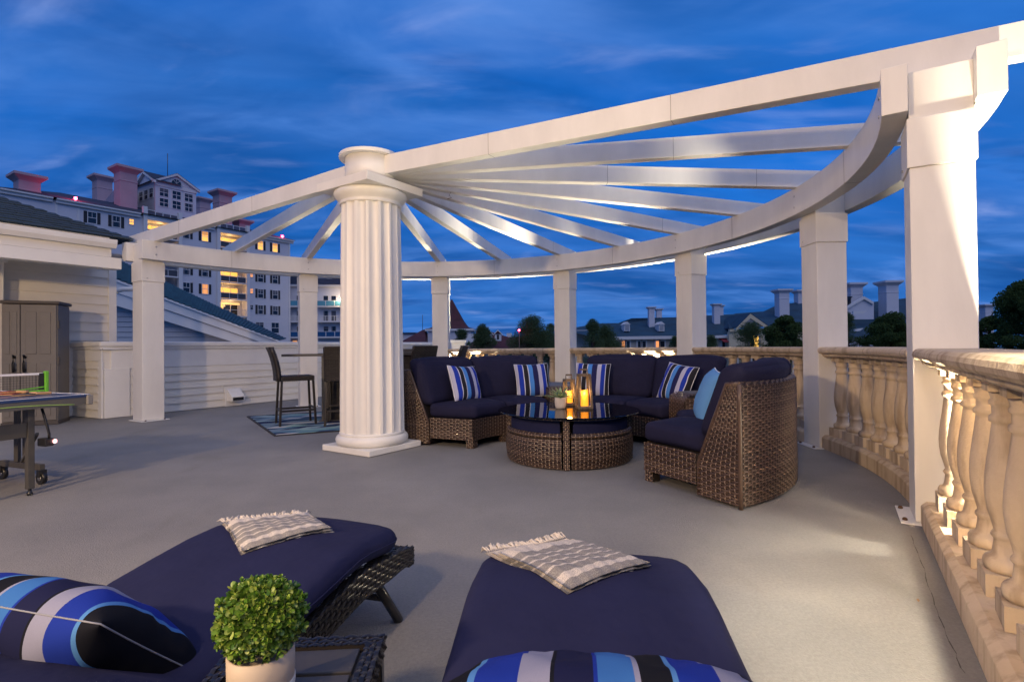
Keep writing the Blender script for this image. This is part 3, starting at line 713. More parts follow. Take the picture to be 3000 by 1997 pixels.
BLINDW = mat('grey_blind', (.10, .11, .14), .7); BLINDL = mat('glowing_blind', (.4, .25, .1), .6, emit=(1, .40, .10), estr=.33, noise=.3, nscale=3)
class Facade:
    """a wall plane; local s runs along it, d outward, z up"""
    def __init__(s, root, F0, u, nrm): s.root = root; s.F = np.array(F0, float); s.u = np.array(u, float)/np.linalg.norm(u); s.n = np.array(nrm, float)
    def p(s, a, z, d=0): q = s.F+s.u*a+s.n*d; return np.array((q[0], q[1], z))
    def box(s, a0, a1, z0, z1, d0, d1, name, mt, parent=None, mb=None):
        m = mb or MB(); m.box(s.p((a0+a1)/2, (z0+z1)/2, (d0+d1)/2), (abs(a1-a0)/2, abs(d1-d0)/2, abs(z1-z0)/2), (s.u[0], s.u[1], 0), (s.n[0], s.n[1], 0))
        if mb is None: return m.build(name, mt, parent or s.root, fix=False)
    def window(s, a, z, w=1.0, h=1.6, pane=GLASSD, shutters=True, sash=True):
        f = MB(); t = .09
        for (x0, x1, y0, y1) in ((a-w/2-t, a-w/2, z-h/2-t, z+h/2+t), (a+w/2, a+w/2+t, z-h/2-t, z+h/2+t), (a-w/2, a+w/2, z+h/2, z+h/2+t), (a-w/2, a+w/2, z-h/2-t, z-h/2)):
            s.box(x0, x1, y0, y1, 0, .07, '', None, mb=f)
        if sash:
            s.box(a-w/2, a+w/2, z-.04, z+.04, .01, .05, '', None, mb=f); s.box(a-.02, a+.02, z+.04, z+h/2, .01, .045, '', None, mb=f)
        fo = f.build('window', HT, s.root, fix=False)
        s.box(a-w/2, a+w/2, z-h/2, z+h/2, .0, .015, 'pane', pane, fo)
        q_ = random.random()
        if h > 1.2 and q_ < .55:
            bl = random.uniform(.2, .55)*h; s.box(a-w/2+.02, a+w/2-.02, z+h/2-bl, z+h/2-.01, .016, .022, 'blind', BLINDW if pane is GLASSD else BLINDL, fo)
        elif h > 1.2 and q_ < .8:
            for sd_ in (-1, 1): s.box(a+sd_*w*.5, a+sd_*w*random.uniform(.22, .34), z-h/2+.02, z+h/2-.02, .016, .022, 'curtain', BLINDW if pane is GLASSD else BLINDL, fo)
        if shutters:
            for x in (a-w/2-t-.42, a+w/2+t): s.box(x, x+.42, z-h/2-.04, z+h/2+.06, 0, .06, 'shutter', SHUT, fo)
        return fo
def P_lab(o, l): o['label'] = l; return o

F0 = np.array([-43.3, 104.0]); FU = np.array([.55, .835]); FU /= np.linalg.norm(FU); FN = np.array([FU[1], -FU[0]])
hot = thing('hotel', 'tall pale hotel with black shutters, lit balconies and pink chimneys on the left', 'hotel', (F0[0], F0[1], GZ))
fc = Facade(hot, F0, FU, FN); EZ = 22.0
def block(f, a0, a1, z0, z1, depth, name='wall', mt=HW_, d0=0): return f.box(a0, a1, z0, z1, d0-depth, d0, name, mt)
for a0, a1 in ((-42, -25.4), (-19.9, -14.1), (-8.4, 0)): block(fc, a0, a1, GZ, EZ, 16)
block(fc, -25.4, -19.9, GZ, EZ, 13, d0=-2.2); block(fc, -14.1, -8.4, GZ, EZ, 13, d0=-2.2)
# cornice
for a0, a1, d in ((-42, -36.6, -.0), (-36.2, -25.9, .0), (-19.4, -14.6, 0), (-7.9, .6, 0)):
    fc.box(a0, a1, EZ-.35, EZ+.05, d, d+.35, 'cornice', HT); fc.box(a0, a1, EZ+.06, EZ+.28, d, d+.62, 'cornice', HT)
for a in (-36.1, -33.6): fc.box(a-.12, a+.12, GZ, EZ-.36, 0, .06, 'pilaster', HT)
fc.box(-.3, .02, GZ, EZ-.36, 0, .08, 'pilaster', HT)
# main roof
def hip(f, a0, a1, d0, d1, z0, z1, ins, mt, name='roof'):
    m = MB(); q = [f.p(a0, z0, d0), f.p(a1, z0, d0), f.p(a1, z0, d1), f.p(a0, z0, d1)]
    mid = (d0+d1)/2; r0, r1 = f.p(a0+ins, z1, mid), f.p(a1-ins, z1, mid)
    m.quad(q[0], q[1], r1, r0); m.quad(q[1], q[2], r1); m.quad(q[2], q[3], r0, r1); m.quad(q[3], q[0], r0); return m.build(name, mt, f.root, fix=False)
roofh = hip(fc, -42.4, .9, .65, -16, EZ+.3, EZ+3.0, 9, HROOF)
# windows with shutters
ZS = [20.35, 17.35, 14.35, 11.38, 8.4]
for a in (-32.0, -29.0): fc.window(a, 20.4)
P_lab(fc.window(-27.0, 20.75, .55, .8, LITY, False), 'small lit window')
for a in (-19.1, -16.1):
    for k, z in enumerate(ZS[:4]):
        pn = GLASSD
        if a == -16.1 and k == 0: pn = LITY
        if a == -16.1 and k == 3: pn = LITO
        fc.window(a, z, pane=pn)
for k, z in enumerate(ZS):
    for a in (-6.1, -3.15):
        fc.window(a, z, pane=LITY if k == 0 else GLASSD)
    fc.window(-7.85, z+.35, .5, .8, pane=(LITO if k in (2, 3) else GLASSD), shutters=False)
for a in (-6.3, -3.2):
    fc.window(a, 5.1, 1.5, 1.9, shutters=False)
# lit balcony bays
def balcony_bay(a0, a1, lits, top_rail=True):
    for a in (a0+.2, a1-.2): fc.box(a-.28, a+.28, GZ, EZ+1.5, -.25, .35, 'pier', HT)
    fc.box(a0+.5, a1-.5, EZ-.5, EZ+.1, -2.1, .25, 'canopy', HT)
    m = MB()
    fc.box(a0+.5, a1-.5, EZ+1.02, EZ+1.12, .1, .2, '', None, mb=m)
    n = 4
    for i in range(n+1): x = a0+.55+(a1-a0-1.1)*i/n; fc.box(x-.05, x+.05, EZ+.1, EZ+1.02, .1, .18, '', None, mb=m)
    fc.box(a0+.5, a1-.5, EZ+.12, EZ+.3, .12, .16, '', None, mb=m)
    m.build('roof_railing', HT, hot, fix=False)
    for k, z in enumerate(ZS):
        zf = z-1.35
        fc.box(a0+.5, a1-.5, zf-.2, zf, -2.15, .25, 'balcony_slab', HT)
        L_ = lits[k]
        mt = LITY if L_ else GLASSD
        w = (a1-a0-2.0)/3
        for j in range(3):
            x = a0+.9+j*(w+.1)
            if L_ == 2 and j: fr = fc.box(x, x+w, zf+.05, zf+2.1, -2.18, -2.12, 'door', GLASSD)
            elif L_ or j < 2: fr = fc.box(x, x+w, zf+.05, zf+2.1, -2.18, -2.12, 'door', mt)
            fc.box(x+w, x+w+.1, zf, zf+2.2, -2.18, -2.08, 'door_post', HT)
        if L_ == 2: fc.box(a0+.5, a1-.5, zf+2.12, zf+2.5, -2.18, -2.1, 'lit_wall', LITW)
        if L_:
            fc.box(a0+.8, a0+1.1, zf+1.2, zf+1.5, -1.9, -1.7, 'lamp', mat('porch_lamp', (1, .7, .4), .5, emit=(1, .62, .25), estr=14))
        m = MB(); fc.box(a0+.5, a1-.5, zf+1.0, zf+1.07, .1, .17, '', None, mb=m)
        for i in range(4): x = a0+.6+(a1-a0-1.2)*i/3; fc.box(x-.035, x+.035, zf, zf+1.0, .1, .17, '', None, mb=m)
        m.build('balcony_rail', HT, hot, fix=False)
        fc.box(a0+.6, a1-.6, zf+.05, zf+.98, .12, .14, 'balcony_screen', mat('balcony_mesh', (.06, .06, .07), .4, trans=0), None) if L_ != 2 else None
        if L_:
            pt = fc.p((a0+a1)/2, zf+2.0, -1.0); light('balcony_lamp', 'POINT', pt, 16 if L_ == 1 else 45, (1, .60, .26), shadow_soft_size=.3)
balcony_bay(-25.4, -19.9, (1, 0, 0, 0, 0)); balcony_bay(-14.1, -8.4, (1, 0, 1, 1, 2))
# roof features: flared chimneys, arched chimney bridge, glazed cupola
def chimney(f, root, a, d, z0, z1, w=1.2, dp=1.1, mt=PINK, flare=.75, name='chimney'):
    c = f.p(a, 0, d); u3 = np.array((f.u[0], f.u[1], 0)); n3_ = np.array((f.n[0], f.n[1], 0))
    def rect(hw, hd, z): return [c+u3*hw*i+n3_*hd*j+np.array((0, 0, z)) for i, j in ((-1, -1), (1, -1), (1, 1), (-1, 1))]
    fw_ = 2*w
    lev = [(1, 1, z0), (1, 1, z1-fw_*1.0), (1.05, 1.05, z1-fw_*.98), (1.05, 1.05, z1-fw_*.93), (1, 1, z1-fw_*.91), (1, 1, z1-fw_*.42), (1.16, 1.16, z1-fw_*.32), (1.5, 1.5, z1-fw_*.16), (1.55, 1.55, z1-fw_*.15), (1.55, 1.55, z1)]
    m = MB(); vs = []
    for sx, sy, z in lev: vs += rect(w*sx, dp*sy, z)
    fs = [(i*4+j, i*4+(j+1) % 4, (i+1)*4+(j+1) % 4, (i+1)*4+j) for i in range(len(lev)-1) for j in range(4)]+[tuple(len(vs)-4+k for k in range(4))]
    m.add(vs, fs); return m.build(name, mt, root, fix=True)
chimney(fc, hot, -38.7, -2.0, EZ-1, 25.1, 1.15, 1.15)
def stack(pos, z0, z1, w, dp): return chimney(Facade(hot, pos, FU, FN), hot, 0, 0, z0, z1, w, dp)
# bridge between two stacks running back from the facade
stack((-61.6, 85.0), EZ, 30.2, 1.2, 1.15); stack((-78.4, 102.0), EZ, 34.4, 1.25, 1.15)
A_, B_ = np.array((-62.6, 86.0, 0)), np.array((-77.6, 101.0, 0)); ab = B_-A_
m = MB(); P = []
N = 12
top, bot = 29.0, 22.6
prof_ = [(0, bot), (0, top), (1, top), (1, bot), (.88, bot)]+[(.5+.36*math.cos(t), 22.9+4.2*math.sin(t)) for t in np.linspace(0, PI, N)]+[(.12, bot)]
nb_ = np.cross(ab/np.linalg.norm(ab), (0, 0, 1))
m.extrude([A_+ab*s_+np.array((0, 0, z)) for s_, z in prof_], nb_*1.4); m.build('chimney_arch', PINK, hot)
stack((-54.8, 101.0), EZ, 31.0, 1.2, 1.2); stack((-71.9, 124.0), EZ, 36.2, 1.2, 1.2)
stack((-54.7, 108.0), EZ, 27.2, 1.1, 1.1)
A_, B_ = np.array((-55.8, 102.4, 0)), np.array((-71.0, 122.8, 0)); ab = B_-A_; nb_ = np.cross(ab/np.linalg.norm(ab), (0, 0, 1))
m = MB(); m.extrude([A_+ab*s_+np.array((0, 0, z+.6)) for s_, z in prof_], nb_*1.4); m.build('chimney_arch', PINK, hot)
# cupola (set back on the roof)
CD = -4.5
k = 1.055
a0, a1 = -21.8, -15.3; ze = 29.3; zb = 22.6
fc.box(a0, a1, zb, ze, CD-8, CD, 'cupola_wall', HW_)
m = MB(); pk = 31.25; am = (a0+a1)/2
m.extrude([fc.p(a0, ze, CD+.02), fc.p(a1, ze, CD+.02), fc.p(am, pk-.3, CD+.02)], np.array((FN[0], FN[1], 0))*-.3); m.build('pediment', HW_, hot)
for (x0, z0_, x1, z1_) in ((a0-.5, ze-.1, am, pk), (a1+.5, ze-.1, am, pk)):
    m = MB(); m.extrude([fc.p(x0, z0_, CD+.35), fc.p(x1, z1_, CD+.35), fc.p(x1, z1_-.4, CD+.35), fc.p(x0, z0_-.4, CD+.35)], np.array((FN[0], FN[1], 0))*-.4); m.build('rake_board', HT, hot)
    m = MB(); m.quad(fc.p(x0, z0_+.03, CD+.4), fc.p(x1, z1_+.03, CD+.4), fc.p(x1, z1_+.03, CD-8.4), fc.p(x0, z0_+.03, CD-8.4)); m.build('cupola_roof', HROOF, hot, fix=False)
fc.box(a0-.1, a1+.1, ze-.75, ze-.2, CD, CD+.12, 'cupola_band', HT)
# gable on the side face of the cupola
sf = Facade(hot, fc.p(a0, 0, CD)[:2], -FN, -FU)
m = MB(); m.extrude([sf.p(-.3, ze, .05), sf.p(7.2, ze, .05), sf.p(3.45, pk-.1, .05)], np.array((FU[0], FU[1], 0))*3.6); m.build('side_pediment', HW_, hot)
for x0, x1 in ((-.6, 3.45), (7.5, 3.45)):
    m = MB(); m.extrude([sf.p(x0, ze-.1, .5), sf.p(x1, pk+.15, .5), sf.p(x1, pk-.25, .5), sf.p(x0, ze-.5, .5)], np.array((FU[0], FU[1], 0))*.4); m.build('rake_board', HT, hot)
    m = MB(); m.quad(sf.p(x0, ze-.06, .5), sf.p(x1, pk+.19, .5), sf.p(x1, pk+.19, -4), sf.p(x0, ze-.06, -4)); m.build('cupola_roof', HROOF, hot, fix=False)
for j in range(3): sf.window(1.4+j*1.9, 27.4, 1.3, 1.5, shutters=False)
f2 = Facade(hot, F0+FN*(CD+.01), FU, FN)
for j in range(3):
    for zz in (27.55, 25.85):
        f2.window(a0+1.3+j*1.97, zz, 1.3, 1.3, shutters=False); f2.box(a0+1.26+j*1.97, a0+1.34+j*1.97, zz-.64, zz-.04, .02, .05, 'muntin', HT)
m = MB(); m.extrude([f2.p(am+.75*math.cos(t), 29.5+.75*math.sin(t), .05) for t in np.linspace(0, PI, 12)], np.array((FN[0], FN[1], 0))*.05); fan = m.build('fan_window', GLASSD, hot)
for t in (PI/4, PI/2, 3*PI/4):
    m = MB(); m.bar(f2.p(am, 29.52, .12), f2.p(am+.75*math.cos(t), 29.52+.75*math.sin(t), .12), .05, .05); m.build('muntin', HT, fan)
m = MB(); m.tube([at(491, 520, 97), at(491, 450, 97)], .06, 6); m.build('antenna_mast', METAL, hot)
for nm_, a, d, z in (('beacon', -34.0, .2, 22.75), ('beacon', -1.7, .2, 22.75)):
    m = MB(); m.lathe([(.02, z-.3), (.2, z-.1), (.22, z), (.15, z+.18), (0.0, z+.22)], fc.p(a, 0, d)[:2], 12); m.build('beacon_light', BEACON, hot)
    light('beacon_lamp', 'POINT', fc.p(a, z+.35, d+.1), 230, (1, .03, .08), shadow_soft_size=.2)

# lower wing to the right of the tower
wg = thing('hotel_wing', 'four-storey balconied hotel wing beside the fluted column, a blazing lamp on its balcony', 'hotel', (-40, 107, GZ))
fw = Facade(wg, (-43.6, 105.5), (1, .16), (.158, -.987))
fw.box(-1, 17, GZ, 13.4, -10, 0, 'wall', HW_); fw.box(-1, 17, 13.42, 13.8, -.2, .6, 'eave', HT)
m = MB(); m.quad(fw.p(-2, 13.8, .7), fw.p(17, 13.8, .7), fw.p(13, 17.4, -4), fw.p(-2, 17.4, -4)); m.quad(fw.p(17, 13.8, .7), fw.p(17, 13.8, -10), fw.p(13, 17.4, -4)); m.build('roof', HROOF, wg, fix=False)
fw.box(2.2, 8.2, 14.6, 17.4, -7, -1.2, 'dormer_wall', HW_)
m = MB(); m.quad(fw.p(1.6, 17.4, -.8), fw.p(9.2, 17.4, -.8), fw.p(6.6, 19.2, -4)); m.quad(fw.p(9.2, 17.4, -.8), fw.p(9.2, 17.4, -7), fw.p(6.6, 19.2, -4)); m.quad(fw.p(1.6, 17.4, -.8), fw.p(6.6, 19.2, -4), fw.p(1.6, 17.4, -7)); m.build('dormer_roof', HROOF, wg, fix=False)
fw2 = Facade(wg, fw.p(0, 0, -1.18)[:2], fw.u, fw.n)
fw2.window(7.0, 15.9, .8, 1.3, shutters=False)
for k, (z, gl) in enumerate(((10.6, GLASST), (7.6, None), (4.5, GLASSB))):
    zf = z-1.1
    for x, w in ((.9, .5), (1.9, 1.0), (6.2, .9), (7.7, .9), (9.6, 1.0), (11.0, 1.0)): fw.window(x+.3, z, w, 2.0, shutters=False, sash=False)
    fw.box(-.4, 3.4, zf-.25, zf, 0, 1.5, 'balcony_slab', HT); fw.box(5.0, 13.5, zf-.25, zf, 0, 1.5, 'balcony_slab', HT)
    for x0, x1 in ((-.4, 3.4), (5.0, 13.5)):
        n = int((x1-x0)/1.5)
        m = MB(); fw.box(x0, x1, zf+1.0, zf+1.07, 1.4, 1.47, '', None, mb=m)
        for i in range(n+1): x = x0+.04+(x1-x0-.08)*i/n; fw.box(x-.05, x+.05, zf, zf+1.0, 1.4, 1.48, '', None, mb=m)
        if gl is None:
            for i in range(int((x1-x0)/.28)): x = x0+.1+i*.28; fw.box(x-.02, x+.02, zf, zf+1.0, 1.42, 1.46, '', None, mb=m)
        m.build('balcony_rail', HT, wg, fix=False)
        if gl:
            for i in range(n): a = x0+.1+(x1-x0-.1)*i/n; b_ = x0+(x1-x0-.08)*(i+1)/n; fw.box(a, b_-.02, zf+.05, zf+.98, 1.42, 1.45, 'balcony_glass', gl)
P_lab(fw.window(.6, 1.9, .8, 1.6, LITO, False), 'orange lit window')
pl = at(1000, 877, 105.2); m = MB(); m.lathe([(.02, pl[2]-.25), (.22, pl[2]-.15), (.28, pl[2]), (.2, pl[2]+.2), (0.0, pl[2]+.25)], pl[:2], 10); m.build('balcony_lamp', mat('blazing_lamp', (1, .8, .6), .5, emit=(1, .78, .5), estr=40), wg)
light('wing_lamp', 'POINT', pl+np.array((-.3, -.6, .1)), 90, (1, .74, .46), shadow_soft_size=.3)

# ---- red-roofed building straight ahead
RR = mat('red_roof', (.060, .014, .022), .8, noise=.3, nscale=.8)
rb = thing('red_roofed_building', 'dark red-roofed building with a steep flared tower roof behind the lit post', 'building', (-14, 110, GZ))
D_ = 110
def Q(px, py, dy=0): return at(px, py, D_+dy)
# flared tower roof: levels of square rings
cx = (Q(1238, 962)[0]+Q(1384, 962)[0])/2; W0 = (Q(1384, 962)[0]-Q(1238, 962)[0])/2; ztop = Q(1310, 868)[2]; zev = Q(1310, 961)[2]
m = MB(); vs = []; lev = [(1.0, 0), (.82, .03), (.66, .10), (.5, .28), (.25, .66), (.03, 1.0)]
for s_, t in lev:
    for i, j in ((-1, -1), (1, -1), (1, 1), (-1, 1)): vs.append((cx+W0*s_*i, D_+8+W0*s_*j, zev+(ztop-zev)*t))
m.add(vs, [(i*4+j, i*4+(j+1) % 4, (i+1)*4+(j+1) % 4, (i+1)*4+j) for i in range(len(lev)-1) for j in range(4)]+[(20, 21, 22, 23)]); m.build('tower_roof', RR, rb)
m = MB(); m.box((cx, D_+8, zev-.25), (W0*1.0, W0*1.0, .22)); m.build('tower_eave', HT, rb)
m = MB(); m.box((cx, D_+8, GZ/2+zev/2-.3), (W0*.9, W0*.9, (zev-GZ)/2-.25)); tw = m.build('tower_wall', HW_, rb)
for px in (1335, 1347):
    p = Q(px, 971, 8-W0*.9-.05); m = MB(); m.box(p, (.16, .05, .35)); m.build('tower_window', GLASSD, rb)
def ridge_roof(name, l0, l1, r0, r1, mt, root, D, dep):
    m = MB(); a, b = at(*l0, D), at(*l1, D); c_, d_ = at(*r1, D+dep), at(*r0, D+dep)
    m.quad(a, b, c_, d_); bk = np.array((0, 2*dep, 0)); m.quad(d_, c_, b+bk, a+bk); m.quad(a, d_, a+bk); m.quad(b, b+bk, c_); return m.build(name, mt, root, fix=False)
ridge_roof('left_roof', (1120, 1030), (1245, 1026), (1238, 966), (1246, 964), RR, rb, 106, 9)
ridge_roof('right_roof', (1370, 1030), (1640, 1032), (1400, 960), (1400, 960), RR, rb, 104, 8)
ridge_roof('right_roof', (1420, 1030), (1700, 1030), (1490, 987), (1640, 987), RR, rb, 107, 8)
for px in (1432, 1459):
    o = at(px, 998, 102.5); dm = MB(); w = .62; hgt = at(px, 978, 102.5)[2]-o[2]
    dm.box(o+np.array((0, .9, hgt/2)), (w, .9, hgt/2)); dd = dm.build('dormer', HT, rb)
    dm = MB(); tp = hgt+.75
    dm.extrude([o+np.array((-w*1.35, -.15, hgt)), o+np.array((w*1.35, -.15, hgt)), o+np.array((0, -.15, tp))], (0, 2.6, 0)); dm.build('dormer_roof', RR, dd)
    for s_ in (-1, 1):
        dm = MB(); dm.extrude([o+np.array((s_*w*1.45, -.2, hgt-.05)), o+np.array((0, -.2, tp+.08)), o+np.array((0, -.2, tp-.14)), o+np.array((s_*w*1.45, -.2, hgt-.26))], (0, .12, 0)); dm.build('dormer_rake', HT, dd)
    dm = MB(); dm.box(o+np.array((0, -.02, hgt*.55)), (.22, .03, hgt*.36)); dm.build('dormer_window', GLASSD, dd)
m = MB(); m.box(at(1380, 990, 103.2), (.9, .4, .8)); m.build('gable_end', HT, rb)
m = MB(); m.box(at(1492, 984, 110), (.55, .4, .6)); m.build('roof_vent', HT, rb)
m = MB(); m.tube([at(1238, 968, 108), at(1238, 922, 108)], .05, 6); m.build('mast', METAL, rb)
bk = thing('pale_building', 'low pale blue building edge at the far left of the red roof', 'building', (-30, 130, GZ))
m = MB(); a, b = at(1150, 978, 130), at(1212, 978, 130); m.prism([(a[0]-6, 130), (b[0], 130), (b[0], 140), (a[0]-6, 140)], GZ, a[2]); m.build('wall', HW_, bk)
m = MB(); m.prism([(a[0]-6, 129.6), (b[0]+.4, 129.6), (b[0]+.4, 140.4), (a[0]-6, 140.4)], a[2]+.01, a[2]+.3); m.build('roof_edge', HROOF, bk)

# ---- long teal-roofed hotel on the right, three blocks
TR = mat('teal_roof', (.008, .042, .078), .8, noise=.3, nscale=.7, bump=.3, bscale=5)
WALLR = mat('warm_wall', (.50, .46, .40), .7, noise=.05, nscale=.5)
WD = 72
w1 = thing('teal_roofed_wing', 'long teal-roofed wing with two white dormers behind the middle sofa', 'building', (15, WD, GZ))
def Wp(px, py, dy=0): return at(px, py, WD+dy)
m = MB()
m.quad(Wp(1655, 968, 6), Wp(1790, 1000, 0), Wp(1812, 946, 9), Wp(1758, 947, 9), Wp(1690, 958, 8))
m.quad(Wp(1790, 986), Wp(2080, 982), Wp(2080, 924, 8), Wp(1990, 929, 8), Wp(1850, 932, 8), Wp(1812, 946, 8)); m.build('roof', TR, w1, fix=False)
m = MB(); a, b = Wp(1785, 986), Wp(2080, 982); m.extrude([a+(0, .6, -.3), b+(0, .6, -.3), b+(0, .6, GZ-b[2]), a+(0, .6, GZ-a[2])], (0, 6, 0)); m.build('wall', WALLR, w1)
m = MB(); m.extrude([a+(-.4, -.1, 0), b+(0, -.1, 0), b+(0, -.1, -.42), a+(-.4, -.1, -.42)], (0, .6, 0)); m.build('eave', HT, w1)
m = MB(); a, b = Wp(1655, 968, 6), Wp(1745, 966, 6); m.extrude([a+(-.4, -.1, 0), b+(0, -.1, 0), b+(0, -.1, -.3), a+(-.4, -.1, -.3)], (0, .3, 0)); m.build('eave', HT, w1)
m = MB(); m.extrude([a+(0, .3, -.3), b+(0, .3, -.3), b+(0, .3, -3), a+(0, .3, -3)], (0, .3, 0)); m.build('wall', WALLR, w1)
def wing_window(root, px0, px1, py0, py1, D, mt, fr=True):
    a, b = at(px0, py0, D), at(px1, py1, D); c_ = (a+b)/2
    m = MB(); hx, hz = abs(b[0]-a[0])/2, abs(b[2]-a[2])/2
    for (x, z, ww, hh) in ((-hx-.09, 0, .09, hz+.18), (hx+.09, 0, .09, hz+.18), (0, hz+.09, hx, .09), (0, -hz-.09, hx, .09)): m.box(c_+np.array((x, -.03, z)), (ww, .05, hh))
    f = m.build('window', HT, root, fix=False); m = MB(); m.box(c_, (hx, .02, hz)); m.build('pane', mt, f, fix=False); return f
for px0, px1, mt in ((1821, 1832, LITO), (1834, 1845, GLASSD), (1868, 1877, GLASSD), (1882, 1892, GLASSD), (1921, 1931, LITO), (1934, 1947, GLASSD)): wing_window(w1, px0, px1, 999, 1024, WD+.5, mt)
for px in (1837, 1938):
    o = Wp(px, 969, 2.2); w = .38
    m = MB(); m.box(o+np.array((0, .9, .42)), (w, 1.0, .46)); dd = m.build('dormer', HT, w1)
    m = MB(); m.extrude([o+np.array((-w*1.25, -.2, .88)), o+np.array((w*1.25, -.2, .88)), o+np.array((0, -.2, 1.3))], (0, 2.5, 0)); m.build('dormer_roof', HT, dd)
    m = MB(); m.box(o+np.array((0, -.12, .42)), (w*.7, .02, .3)); m.build('louvre', mat('louvre_grey', (.3, .32, .36), .7), dd)
fx = Facade(w1, (0, WD), (1, 0), (0, -1))
def wchim(root, px, pyb, pyt, D, wpx, extra=True, mt=HW_):
    f = Facade(root, (0, D), (1, 0), (0, -1)); p = at(px, pyb, D); q = at(px, pyt, D); w = wpx/FPX*D/2*.78
    chimney(f, root, p[0], 0, p[2]-2.0, q[2], w, w, mt, w*.7)
wchim(w1, 1908, 946, 899, WD+5.5, 21); wchim(w1, 1930, 940, 904, WD+9, 19)
w2 = thing('pedimented_wing', 'teal-roofed wing with a cream pediment and red awning right of the middle sofa', 'building', (25, 62, GZ))
W2 = 60
def Vp(px, py, dy=0): return at(px, py, W2+dy)
m = MB(); m.quad(Vp(2020, 984), Vp(2150, 980), Vp(2150, 920, 7), Vp(2060, 924, 7)); m.quad(Vp(2136, 962, -.6), Vp(2420, 950, -.6), Vp(2420, 876, 8), Vp(2300, 890, 8), Vp(2275, 894, 8), Vp(2237, 912, 7), Vp(2155, 918, 7), Vp(2130, 926, 6)); m.build('roof', TR, w2, fix=False)
m = MB(); a, b = Vp(2040, 984), Vp(2146, 981); m.extrude([a+(0, .5, -.3), b+(0, .5, -.3), b+(0, .5, -7), a+(0, .5, -7)], (0, 3, 0)); m.build('wall', WALLR, w2)
m = MB(); m.extrude([a+(0, -.1, 0), b+(0, -.1, 0), b+(0, -.1, -.3), a+(0, -.1, -.3)], (0, .5, 0)); m.build('eave', HT, w2)
CREAM = mat('cream_wall', (.60, .52, .36), .7)
m = MB(); a, b = Vp(2138, 964, -.9), Vp(2420, 952, -.9); m.extrude([a+(0, .2, -.3), b+(0, .2, -.3), b+(0, .2, -7), a+(0, .2, -7)], (0, .5, 0)); m.build('front_wall', CREAM, w2)
m = MB(); m.extrude([a, b, b+(0, 0, -.3), a+(0, 0, -.3)], (0, .4, 0)); m.build('eave', CREAM, w2)
p0, p1, pk_ = Vp(2155, 961, -1.2), Vp(2248, 955, -1.2), Vp(2197, 922, -1.2)
m = MB(); m.extrude([p0, p1, pk_], (0, 6, 0)); ped = m.build('pediment', mat('lilac_gable', (.42, .40, .42), .7), w2)
for q_ in (p0, p1):
    m = MB(); dz = np.array((0, 0, .38)); m.extrude([q_+(0, -.15, 0), pk_+(0, -.15, .12), pk_+(0, -.15, -.4), q_+(0, -.15, -.35)], (0, .2, 0)); m.build('pediment_rake', CREAM, ped)
    m = MB(); m.extrude([q_+(0, -.16, .02), pk_+(0, -.16, .14), pk_+(0, -.16, .2), q_+(0, -.16, .08)], (0, 6, 0)); m.build('pediment_roof', TR, ped)
m = MB(); o = Vp(2114, 990, -.2); m.extrude([o+(-.1, .5, 0), o+(.1, -.4, -.4), o+(.1, -.4, -.48), o+(-.1, .5, -.1)], (.75, 0, 0)); m.build('awning', mat('red_awning', (.22, .02, .03), .8), w2)
wing_window(w2, 2115, 2124, 1000, 1022, W2+.4, GLASSD); wing_window(w2, 2139, 2146, 996, 1022, W2+.4, GLASSD)
wing_window(w2, 2197, 2222, 985, 1016, W2-.78, lit('warm_lobby_glass', (1, .55, .10), 2.2))
wchim(w2, 2098, 938, 890, W2+4, 22); wchim(w2, 2110, 936, 894, W2+7, 18); wchim(w2, 2291, 908, 848, W2+4, 37); wchim(w2, 2345, 900, 850, W2+8, 32)
w3 = thing('gabled_wing', 'nearest teal-roofed wing with a white gable beside the tall right post', 'building', (36, 50, GZ))
W3 = 50
def Up(px, py, dy=0): return at(px, py, W3+dy)
m = MB(); m.quad(Up(2480, 990), Up(2700, 980), Up(2700, 868, 9), Up(2640, 875, 9), Up(2560, 884, 8), Up(2545, 890, 8), Up(2480, 920, 7)); m.build('roof', TR, w3, fix=False)
m = MB(); m.quad(Up(2440, 905, 3), Up(2475, 868, 3), Up(2530, 868, 9), Up(2500, 905, 9)); m.build('gable_roof', TR, w3, fix=False)
for (x0, y0, x1, y1) in ((2470, 904, 2532, 868), (2532, 868, 2560, 884)):
    m = MB(); m.extrude([Up(x0, y0, 2.5), Up(x1, y1, 2.5), Up(x1, y1+8, 2.5), Up(x0, y0+8, 2.5)], (0, .2, 0)); m.build('gable_rake', HT, w3)
m = MB(); m.extrude([Up(2470, 910, 2.7), Up(2532, 872, 2.7), Up(2560, 890, 2.7), Up(2560, 935, 2.7), Up(2470, 935, 2.7)], (0, .2, 0)); m.build('gable_wall', HW_, w3)
m = MB(); m.extrude([Up(2480, 990, .1), Up(2700, 980, .1), Up(2700, 1060, .1), Up(2480, 1060, .1)], (0, .3, 0)); m.build('wall', HW_, w3)
for (x0, x1, y) in ((2500, 2540, 912), (2505, 2530, 963)):
    m = MB(); m.extrude([Up(x0, y, -1), Up(x1, y-2, -1), Up(x1-10, y+6, -1), Up(x0, y+8, -1)], (0, .2, 0)); m.build('roof_trim', HT, w3)
wchim(w3, 2500, 905, 830, W3+6, 44); wchim(w3, 2603, 900, 824, W3+4, 45); wchim(w3, 2889, 950, 892, 55, 30)

